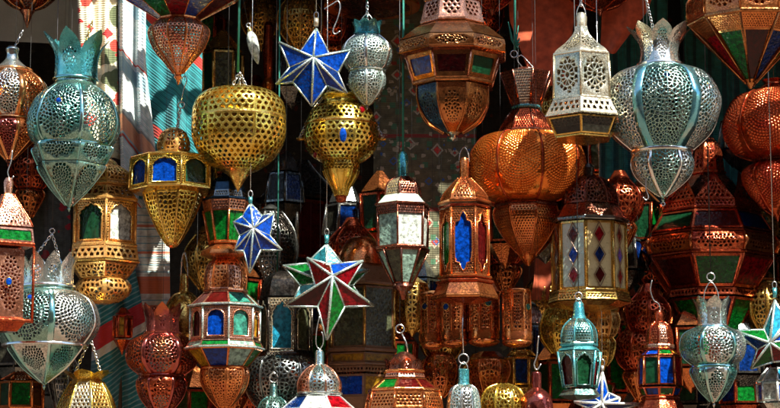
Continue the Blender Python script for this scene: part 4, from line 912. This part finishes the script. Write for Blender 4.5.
L = pomegranate('wide silver lantern with zigzag crown and blue jewel beside the pink copper rods', 44, -0.20,
    dict(st=['polteal', 'polteal', 'polsil', 'polsil', 'polsil', 'polteal'], sw=3.0, mb='polsil', m=['tealsil', 'silver', 'silver', 'silver', 'darksil', 'tealsil'], m2=['silver', 'tealsil'], crown=(288, 27, 254, 31), cmid=(27, 270), nc=10, csize=3.6, pt=.75, mc='silver', neck=[(27, 286), (28, 291), (34, 295)], bands=[(287, 28, 3), (346, 42, 3)], tip=390, tr=3, bl=0.2, medl=ell(.38, .30, .32)),
    [(31, 292), (46, 301), (53, 318), (51, 332), (42, 345)], [[(41, 347), (38, 352), (24, 368), (4, 383)]], n=6, phase=-14, size=3.6, ribm='silver', hole=.78)
L.jewel(-10, [(31, 292), (46, 301), (53, 318), (51, 332), (42, 345)], .30, 3.2, 3.2, 'g_blue'); L.chain((4, 234), (-14, 258)); L.chain((4, 234), (12, 258)); L.loop(231, 2.5, dx=4); L.wire(230, dx=4, r=.5)

L = Lantern('collared_lantern', 'gold lantern with leafy collar and dotted white panels at the bottom edge', 86, -0.04, 440, 8, -4)
L.crown(381, 13, 371, 30, 'gold', n=6, size=3.2, bulge=.3, mid=(22, 374), pointy=1.0); L.solid('neck', [(4, 374), (14, 378), (16, 382)], 'brass')
q = [(16, 382), (26, 400), (34, 424)]; L.perf(q, ['whitebr', 'brass', 'gold', 'brass', 'gold', 'gold', 'brass', 'brass'], 'diamond', size=5.2, smooth=True, hole=.58); L.ribs(q, 'gold', 1.0, True); L.solid('base', [(34, 424), (20, 440)], 'brass')
for sx in (-1, 1): L.chain((2, 338), (sx*14, 376))
L.loop(336, 2.4, dx=2); L.wire(335, dx=2)

L = pomegranate('purple-red copper pomegranate lantern hanging before the dark teal cloth', 161, -0.04,
    dict(st='polpurp', m=['purplcop', 'redcop'], m2=['redcop', 'purplcop'], crown=(334, 17, 304, 23), cmid=(17, 318), nc=7, pt=.7, mc='purplcop', neck=[(17, 332), (17, 335), (22, 338)], bands=[(334, 18, 2.6), (376, 22, 3)], tip=424, mb='purplcop'),
    [(20, 335), (32, 342), (36, 354), (33, 366), (23, 375)], [[(22, 377), (25, 384), (20, 400), (4, 418)]], n=6, phase=4, ribm='purplcop', size=3.7, hole=.76)
L.wire(336)

L = Lantern('dome_lantern', 'plain brass dome lantern with slim neck behind the two-tier lantern', 183, 0.14, 345, 8, 0, 1.0)
L.finial([(3, 274), (4, 277), (4.5, 288), (5, 292)], 'brass'); L.solid('dome', [(5, 292), (12, 296), (19, 308), (22, 326), (18, 338), (5, 345)], 'brass', True); L.bail(252, 280, 3.5); L.wire(253)

# ---- bottom row
L = Lantern('dome_lantern', 'copper dome lantern with silver panel above red, white and blue glass', 319, -0.10, 440, 8, -4)
L.finial([(3, 350), (4.5, 353), (4.5, 363), (6, 366)], 'silver'); q = [(6, 365), (15, 371), (22, 382), (22, 393)]; L.perf(q, ['silver', 'silver', 'copper', 'copper', 'copper', 'copper', 'copper', 'pinkcop'], 'scroll', size=3.8, smooth=True, bulge=1.0, hole=.52); L.ribs(q, 'pinkcop', .9, True); L.ring(394, 22, 2.6, 'silver', bulge=1)
q = [(23, 396), (40, 410)]; L.panes(q, ['g_white', 'g_red', 'g_white', 'g_blue', 'g_red', 'g_green', 'g_white', 'g_deep'], 'lead', 1.2); q = [(40, 411), (40, 430)]; L.panes(q, ['g_red', 'g_blue'], 'lead', 1.4); L.solid('base', [(40, 430), (20, 440)], 'lead'); L.path('hook', catmull([(0, 316), (-3, 330), (-3.5, 344), (0, 349), (3.5, 344), (3.5, 336), (2, 332)], 4), .6, 'wirem'); L.wire(318)

L = Lantern('octagonal_lantern', 'bright copper lantern with green pane and lattice belt at the bottom edge', 404, -0.12, 440, 8, 8)
L.crown(371, 19, 359, 22, 'darkcop', n=10, pat='hex', size=3.4, bulge=.6, pointy=.9); L.solid('dome', [(4, 352), (12, 358), (19, 371)], 'darkcop', True, bulge=1); L.ring(372, 20, 3, 'copper'); q = [(20, 373), (22, 378)]; L.perf(q, 'pinkcop', 'hex', size=3, hole=.5, margin=.8)
q = [(22, 379), (36, 390)]; L.panes(q, ['g_wine', 'g_wine', 'g_blue', 'g_red', 'g_green', 'g_red', 'g_green', 'g_green'], 'copper', 1.6); L.ring(391, 36, 3, 'copper', 1.4); q = [(37, 393), (40, 410)]; L.perf(q, 'copper', 'diamond', size=4.6, hole=.55, margin=2); L.ribs(q, 'copper', 1); L.solid('base', [(40, 412), (24, 440)], 'copper'); L.path('clasp', [(4, 352), (2, 342), (-2, 334)], .9, 'wirem'); L.loop(329, 4.2, dx=-4, t=.8); L.wire(325, dx=-4, r=.5)

L = Lantern('dome_lantern', 'small pale silver dome lantern with teal cap hanging on a long wire hook', 464, -0.18, 440, 8, 12, 1.0)
L.finial([(4, 369), (5.5, 370), (5.5, 383), (7, 386)], 'teal', 8); q = [(7, 385), (13, 390), (16, 402), (17, 424)]; L.perf(q, ['silver', 'paleteal'], 'scroll', size=3.4, smooth=True); L.ribs(q, 'silver', .8, True); L.solid('base', [(17, 424), (10, 440)], 'silver'); L.loop(359, 5, t=.7); L.bail(362, 371, 4.4); L.path('hanging_wire', [(0, 354), (-1, 330), (0, 303)], .6, 'wirem')

L = Lantern('hexagonal_lantern', 'turquoise metal lantern with red and green arches and pierced dome', 580, -0.30, 400, 6, 10)
L.finial([(3.5, 302), (5, 304), (6, 314), (8, 320)], 'teal', 8); q = [(8, 319), (15, 326), (18, 334), (18, 343)]; L.perf(q, 'tealsil', 'hex', size=3.0, smooth=True, bulge=.8, hole=.5); L.ribs(q, 'teal', .9, True); L.ring(345, 18, 4, 'teal', 1.6); L.solid('roof', [(18, 347), (22, 351)], 'teal')
q = [(22, 352), (17, 388)]; L.arch(q, ['g_darkgreen', 'g_red', 'g_wine', 'g_green', 'g_red', 'g_wine'], 'tealsil', OGEE, size=3.0, hole=.5); L.ribs(q, 'teal', 1.3); q = [(17, 390), (22, 396)]; L.solid('base', q+[(12, 400)], 'tealsil'); L.loop(296, 3.6); L.bail(298, 306, 3.4); L.wire(292, r=.5)

L = Lantern('hexagonal_lantern', 'red metal lantern with blue and green panes and pierced red dome', 661, -0.06, 420, 8, 12)
L.finial([(3, 311), (4.5, 314), (4.5, 322)], 'redcop', 8); q = [(5, 322), (11, 328), (13, 338), (13, 344)]; L.perf(q, ['pinkcop', 'redcop', 'redcop'], 'hex', size=3.2, smooth=True, bulge=.7, hole=.5); L.ribs(q, 'redcop', .9, True); L.ring(347, 14, 4.5, 'pinkcop', 1.4)
q = [(15, 350), (21, 356)]; L.panes(q, ['g_green', 'g_amber', 'g_blue', 'g_red', 'g_green', 'g_red', 'g_blue', 'g_blue'], 'redcop', 1.0); q = [(21, 357), (22, 386)]; L.panes(q, ['g_blue', 'g_red', 'g_blue', 'g_green', 'g_blue', 'g_red', 'g_blue', 'g_darkgreen'], 'redcop', 1.6); L.ribs(q, 'copper', 1.1)
q = [(22, 388), (18, 397)]; L.panes(q, ['g_green', 'g_blue', 'g_red'], 'redcop', 1.4); L.ring(399, 18, 3, 'redcop'); L.solid('base', [(20, 401), (24, 410), (10, 420)], 'redcop'); L.path('hook', catmull([(-6, 280), (-8, 290), (-5, 300), (0, 304), (2, 312)], 4), .6, 'wirem'); L.wire(281, dx=-6)

L = pomegranate('teal-silver pomegranate lantern with tall crown hanging from ring before giant lantern', 714, -0.16,
    dict(st='polteal', sw=2.2, mb='polteal', m=['silver', 'silver', 'silver', 'silver', 'silver', 'tealsil'], m2=['silver', 'tealsil'], crown=(327, 15, 297, 20), cmid=(15, 310), nc=7, pt=.45, neck=[(15, 325), (16, 328), (20, 331)], bands=[(328, 16, 3), (367, 22, 3)], tip=408, tr=3),
    [(18, 328), (29, 334), (33, 345), (30, 358), (21, 366)], [[(22, 368), (23, 374), (15, 390), (4, 402)]], n=6, phase=2, size=3.4, ribm='tealsil', hole=.78)
L.loop(277, 4); L.bail(282, 306, 8); L.wire(272, r=.6)

# ---- dim lanterns further back
def dim(label, name, cx, Y, rows, n=8, phase=0, tip=None, bulge=0.8, gem=None):
    """rows: (kind, profile, material)"""
    yb = max(p[1] for r in rows for p in r[1]); yt = min(p[1] for r in rows for p in r[1])
    L = Lantern(name, label, cx, Y, yb+5, n, phase, bulge)
    for kind, q, m in rows:
        if kind == 's': L.solid('shell', q, m, True)
        elif kind == 'p': L.perf(q, m, 'scroll' if len(q) > 2 else 'diamond', size=4.4, smooth=True); L.ribs(q, m if isinstance(m, str) else m[0], 1.0, True)
        elif kind == 'g': L.panes(q, m[1:], m[0], 2.0); L.ribs(q, m[0], 1.2)
        elif kind == 'r': L.ring(q[0][1], q[0][0], 3.5, m, bulge=bulge)
    r = max(1.5, rows[-1][1][-1][0]); L.finial([(r, yb-1), (r*.5, yb+2), (.4, yb+5)], rows[-1][2] if isinstance(rows[-1][2], str) else rows[-1][2][0]); L.wire(yt+1); return L
dim('dim yellow and black pierced pumpkin bulb beside the pierced copper cylinders', 'bulb_lantern', 560, 0.30, [('s', [(6, 300), (12, 308)], 'brass'), ('p', [(12, 308), (20, 322), (20, 338), (8, 354)], 'gold')])
dim('gold pierced bowl lantern right of the turquoise lantern', 'bowl_lantern', 604, 0.20, [('s', [(12, 306), (17, 309), (15, 313)], 'brass'), ('p', [(15, 313), (17, 322), (13, 334), (9, 338)], 'honey'), ('p', [(9, 338), (12, 344), (9, 358), (3, 366)], 'brass')])
dim('dim brass bulb lantern between the olive-paned lantern and the copper cylinders', 'bulb_lantern', 412, 0.36, [('s', [(4, 276), (16, 284)], 'brass'), ('p', [(16, 284), (19, 300), (16, 318), (6, 332)], 'brass')])
dim('copper faceted bowl lantern below the pierced copper cylinders', 'bowl_lantern', 489, 0.18, [('s', [(10, 352), (18, 358)], 'copper'), ('p', [(19, 360), (21, 372), (13, 390), (5, 400)], 'copper')], 6, 0, bulge=.1)
dim('dim copper bulb lantern behind the small silver dome lantern', 'bulb_lantern', 440, 0.4, [('s', [(4, 350), (13, 356)], 'redcop'), ('p', [(13, 356), (18, 368), (14, 386), (4, 398)], 'copper')])
dim('brass lantern with narrow blue arched pane behind the dark finial', 'hexagonal_lantern', 522, 0.24, [('p', [(8, 350), (14, 356)], 'brass'), ('g', [(16, 358), (15, 386)], ['brass', 'g_deep', 'g_olive', 'g_amber']), ('p', [(16, 388), (22, 398), (14, 412), (5, 420)], 'gold')], 6, -4, bulge=0)
dim('gold filigree globe lantern at the bottom edge under the copper bowl', 'globe_lantern', 503, 0.04, [('p', [(5, 384), (18, 390), (24, 404), (20, 420), (6, 432)], 'gold')], 8)
dim('dark brown bottle-necked lantern hanging from an open wire hook', 'bottle_lantern', 537, 0.00, [('s', [(3, 372), (5, 374), (5, 388)], 'purplcop'), ('s', [(5, 388), (14, 396), (17, 412), (12, 430)], 'purplcop')], 8)
h = Lantern('wire_hook', 'open wire hook above the dark bottle-necked lantern', 537, -0.05, 370, cat='hook'); h.path('hook', catmull([(2, 336), (1, 345), (0, 356), (-3, 365), (0, 370), (4, 364)], 4), .7, 'wirem'); h.wire(337, dx=2)
dim('dim copper and green lantern in the bottom left corner', 'hexagonal_lantern', 20, 0.22, [('p', [(6, 372), (20, 380)], 'copper'), ('g', [(22, 382), (22, 408)], ['copper', 'g_green', 'g_wine', 'g_darkgreen']), ('s', [(22, 408), (10, 424)], 'copper')], 6, 10, bulge=0)
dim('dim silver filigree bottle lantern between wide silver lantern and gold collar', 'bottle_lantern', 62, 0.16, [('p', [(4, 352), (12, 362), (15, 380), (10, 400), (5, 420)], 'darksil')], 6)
dim('dark brass dome lantern behind the gold globe on the green cord', 'dome_lantern', 222, 0.62, [('s', [(3, 30), (8, 36), (20, 52)], 'brass'), ('g', [(21, 54), (20, 92)], ['brass', 'g_olive', 'g_darkgreen']), ('s', [(20, 94), (8, 110)], 'brass')], 6, 8, bulge=0)
dim('red-brown tube lantern hanging crooked between two green cords', 'tube_lantern', 268, 0.8, [('s', [(3, 22), (5, 26)], 'redcop'), ('s', [(5, 26), (5.5, 60), (4, 78)], 'redcop'), ('s', [(4, 78), (6, 86), (3, 96)], 'orange')], 8)
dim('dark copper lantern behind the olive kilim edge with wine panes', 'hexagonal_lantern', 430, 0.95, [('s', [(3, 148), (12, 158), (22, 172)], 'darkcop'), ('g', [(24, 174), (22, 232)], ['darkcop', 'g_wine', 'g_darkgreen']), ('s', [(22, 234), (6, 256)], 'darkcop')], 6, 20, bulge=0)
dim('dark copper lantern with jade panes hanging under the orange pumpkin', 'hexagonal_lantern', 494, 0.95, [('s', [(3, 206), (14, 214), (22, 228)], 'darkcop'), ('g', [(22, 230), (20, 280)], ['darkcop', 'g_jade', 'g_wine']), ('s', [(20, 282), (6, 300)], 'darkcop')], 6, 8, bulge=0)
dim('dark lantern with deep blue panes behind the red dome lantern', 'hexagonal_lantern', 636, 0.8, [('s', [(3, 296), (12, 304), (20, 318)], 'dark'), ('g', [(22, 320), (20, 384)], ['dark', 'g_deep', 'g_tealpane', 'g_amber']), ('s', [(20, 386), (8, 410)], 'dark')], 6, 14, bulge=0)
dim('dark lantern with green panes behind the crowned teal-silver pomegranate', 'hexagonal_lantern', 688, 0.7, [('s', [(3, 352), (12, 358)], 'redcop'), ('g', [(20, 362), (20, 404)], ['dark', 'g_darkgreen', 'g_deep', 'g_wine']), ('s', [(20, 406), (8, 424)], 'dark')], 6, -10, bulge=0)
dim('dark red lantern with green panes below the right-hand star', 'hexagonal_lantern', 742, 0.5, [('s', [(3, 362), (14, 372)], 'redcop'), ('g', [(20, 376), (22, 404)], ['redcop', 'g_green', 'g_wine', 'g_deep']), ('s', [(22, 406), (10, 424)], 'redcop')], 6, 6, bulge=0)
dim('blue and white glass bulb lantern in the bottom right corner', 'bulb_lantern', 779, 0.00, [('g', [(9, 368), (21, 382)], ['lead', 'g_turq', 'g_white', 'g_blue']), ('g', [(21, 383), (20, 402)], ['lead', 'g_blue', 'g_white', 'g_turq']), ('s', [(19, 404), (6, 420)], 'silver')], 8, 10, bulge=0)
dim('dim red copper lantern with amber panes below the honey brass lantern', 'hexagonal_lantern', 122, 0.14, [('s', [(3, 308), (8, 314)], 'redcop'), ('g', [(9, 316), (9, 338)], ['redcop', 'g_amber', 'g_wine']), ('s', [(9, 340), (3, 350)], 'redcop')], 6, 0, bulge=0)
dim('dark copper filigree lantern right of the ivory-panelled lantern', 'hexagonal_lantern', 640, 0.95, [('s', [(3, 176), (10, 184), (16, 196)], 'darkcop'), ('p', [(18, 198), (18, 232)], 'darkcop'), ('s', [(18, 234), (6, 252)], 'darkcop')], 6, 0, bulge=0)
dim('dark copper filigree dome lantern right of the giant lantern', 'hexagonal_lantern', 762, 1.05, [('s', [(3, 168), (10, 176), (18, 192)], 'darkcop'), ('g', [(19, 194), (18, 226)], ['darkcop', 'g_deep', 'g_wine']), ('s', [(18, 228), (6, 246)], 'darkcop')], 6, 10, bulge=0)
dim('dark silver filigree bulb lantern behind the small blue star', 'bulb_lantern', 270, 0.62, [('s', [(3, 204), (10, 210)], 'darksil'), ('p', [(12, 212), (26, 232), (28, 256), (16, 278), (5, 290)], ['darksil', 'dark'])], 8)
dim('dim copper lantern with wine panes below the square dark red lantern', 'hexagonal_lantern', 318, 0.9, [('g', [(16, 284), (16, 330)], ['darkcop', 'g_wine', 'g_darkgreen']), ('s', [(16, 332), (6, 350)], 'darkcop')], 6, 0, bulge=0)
h = Lantern('small_silver_lantern', 'tiny silver ringed finial lantern under the turquoise arched pane', 273, 0.00, 440, 8, 0, 1.0)
h.finial([(2, 384), (4, 387), (4, 394), (6, 398)], 'tealsil'); q = [(6, 397), (14, 404), (18, 420), (10, 436)]; h.perf(q, 'tealsil', 'scroll', size=4, smooth=True); h.ribs(q, 'tealsil', .8, True); h.finial([(10, 435), (1, 440)], 'tealsil'); h.loop(378, 4.5); h.bail(372, 386, 4); h.wire(372)

# ---- the crowd of old lanterns in the shade at the very back: four kinds, each hung many times
def copy_tree(o, loc, rz):
    r = o.copy(); COL.objects.link(r); r.location = loc; r.rotation_euler = (0, 0, rz)
    for ch in o.children:
        c = ch.copy(); COL.objects.link(c); c.parent = r
        for g2 in ch.children:
            d = g2.copy(); COL.objects.link(d); d.parent = c
    return r
KB = [
 ('dark_lantern', 'old dark copper lantern with green panes hanging in the shade at the back', [('s', [(3, 100), (10, 108), (19, 120)], 'copper'), ('g', [(20, 122), (18, 156)], ['redcop', 'g_green', 'g_wine', 'g_darkgreen']), ('s', [(18, 158), (6, 174)], 'copper')], 6, 0),
 ('dark_lantern', 'old dark brass pierced bulb lantern hanging in the shade at the back', [('s', [(3, 100), (8, 106)], 'brass'), ('p', [(9, 108), (20, 124), (19, 142), (5, 160)], 'brass')], 8, .8),
 ('dark_lantern', 'old dark silver lantern with blue panes hanging in the shade at the back', [('s', [(3, 100), (9, 106), (15, 120)], 'darksil'), ('g', [(17, 122), (21, 150)], ['darksil', 'g_deep', 'g_tealpane', 'g_smoke']), ('s', [(20, 152), (8, 166)], 'darksil')], 6, 0),  # darker silver and glass, shade put into the colours where sun reaches
 ('dark_lantern', 'old dark red copper pomegranate lantern hanging in the shade at the back', [('s', [(5, 100), (10, 108)], 'redcop'), ('p', [(10, 108), (22, 122), (20, 138), (13, 146)], 'redcop'), ('p', [(13, 147), (15, 153), (4, 172)], 'copper')], 6, 1.0)]
spots = [(205, 150), (255, 110), (292, 70), (300, 20), (262, 20), (205, 30), (330, 30), (285, 185), (345, 215), (378, 235), (398, 40), (440, 215), (505, 250), (545, 220), (560, 110), (600, 150),
         (640, 215), (655, 270), (625, 250), (575, 320), (545, 300), (625, 335), (650, 380), (690, 180), (740, 130), (760, 230), (775, 270), (735, 310), (755, 380), (700, 375), (205, 260), (240, 290),
         (310, 345), (345, 390), (420, 290), (385, 320), (565, 385), (610, 365), (30, 175), (15, 345), (60, 400), (110, 395), (195, 400), (245, 395), (480, 20), (545, 30), (60, 20)]
near_spots = [(556, 372), (592, 392), (640, 352), (530, 336), (476, 388), (442, 335), (397, 352), (352, 252), (300, 300), (742, 352), (768, 306), (690, 338), (648, 318), (232, 372), (60, 372), (130, 375), (380, 205), (505, 215), (620, 205)]
rng = random.Random(5); protos = {}; usedl = set()
SH = ['old copper lantern with green panes in the shade', 'old brass pierced bulb lantern in the shade', 'old silver lantern with blue panes in the shade', 'old red copper pomegranate lantern in the shade']
ANCH = [(238, 130, 'large gold globe'), (312, 65, 'blue star'), (341, 150, 'jewelled gold globe'), (367, 60, 'small silver lantern'), (453, 70, 'copper octagonal lantern'), (528, 165, 'orange pumpkin'), (583, 75, 'white brass lantern'),
 (662, 110, 'big silver pomegranate'), (750, 40, 'pointed glass fan'), (770, 130, 'red pumpkin'), (403, 230, 'mint-paned lantern'), (465, 240, 'blue-paned copper lantern'), (590, 260, 'ivory-panelled lantern'), (713, 250, 'giant tiered lantern'),
 (325, 285, 'red and green star'), (284, 330, 'turquoise-paned lantern'), (361, 330, 'olive-paned lantern'), (224, 310, 'two-tier lantern'), (480, 320, 'copper cylinders'), (580, 350, 'turquoise lantern'), (661, 365, 'red dome lantern'), (714, 350, 'teal-silver pomegranate'),
 (770, 338, 'right-hand star'), (69, 130, 'spiky teal crown'), (10, 95, 'copper striped globe'), (44, 320, 'zigzag silver lantern'), (161, 360, 'purple copper pomegranate'), (86, 395, 'leafy gold collar'), (404, 385, 'lattice-belted copper lantern'), (319, 385, 'red and white glass dome')]
for i, (px_, py_) in enumerate(spots+near_spots):
    k = (i*3+i//4) % 4; name, lab, rows, n_, bl = KB[k]; Yb = rng.uniform(0.55, 1.0) if i < len(spots) else rng.uniform(0.36, 0.50)
    top_z = P(px_, py_-34, Yb).z
    if k not in protos:
        L = dim(lab, name, 390, 1.25, rows, n_, 0, bulge=bl); L.root['group'] = 'old lanterns in the shade at the back'
        for ch in list(L.root.children):
            if ch.name.startswith('hanging_wire'): bpy.data.objects.remove(ch)
        protos[k] = L; r = L.root
    else: r = copy_tree(protos[k].root, (0, 0, 0), 0)
    near = min(ANCH, key=lambda a: (a[0]-px_)**2+(a[1]-py_)**2+(1e6 if (k, a[2]) in usedl else 0)); usedl.add((k, near[2]))
    r['label'] = SH[k]+' behind the '+near[2]
    r.location = Vector((P(px_, py_, Yb).x, Yb, top_z-protos[k].ztop)); r.rotation_euler = (0, 0, rng.uniform(0, 1.0))
    tube('hanging_wire', [(0, 0, protos[k].ztop-0.01), (0, 0, CEIL_Z-r.location.z+.01)], 0.0008, 'darkwire', r, 4)
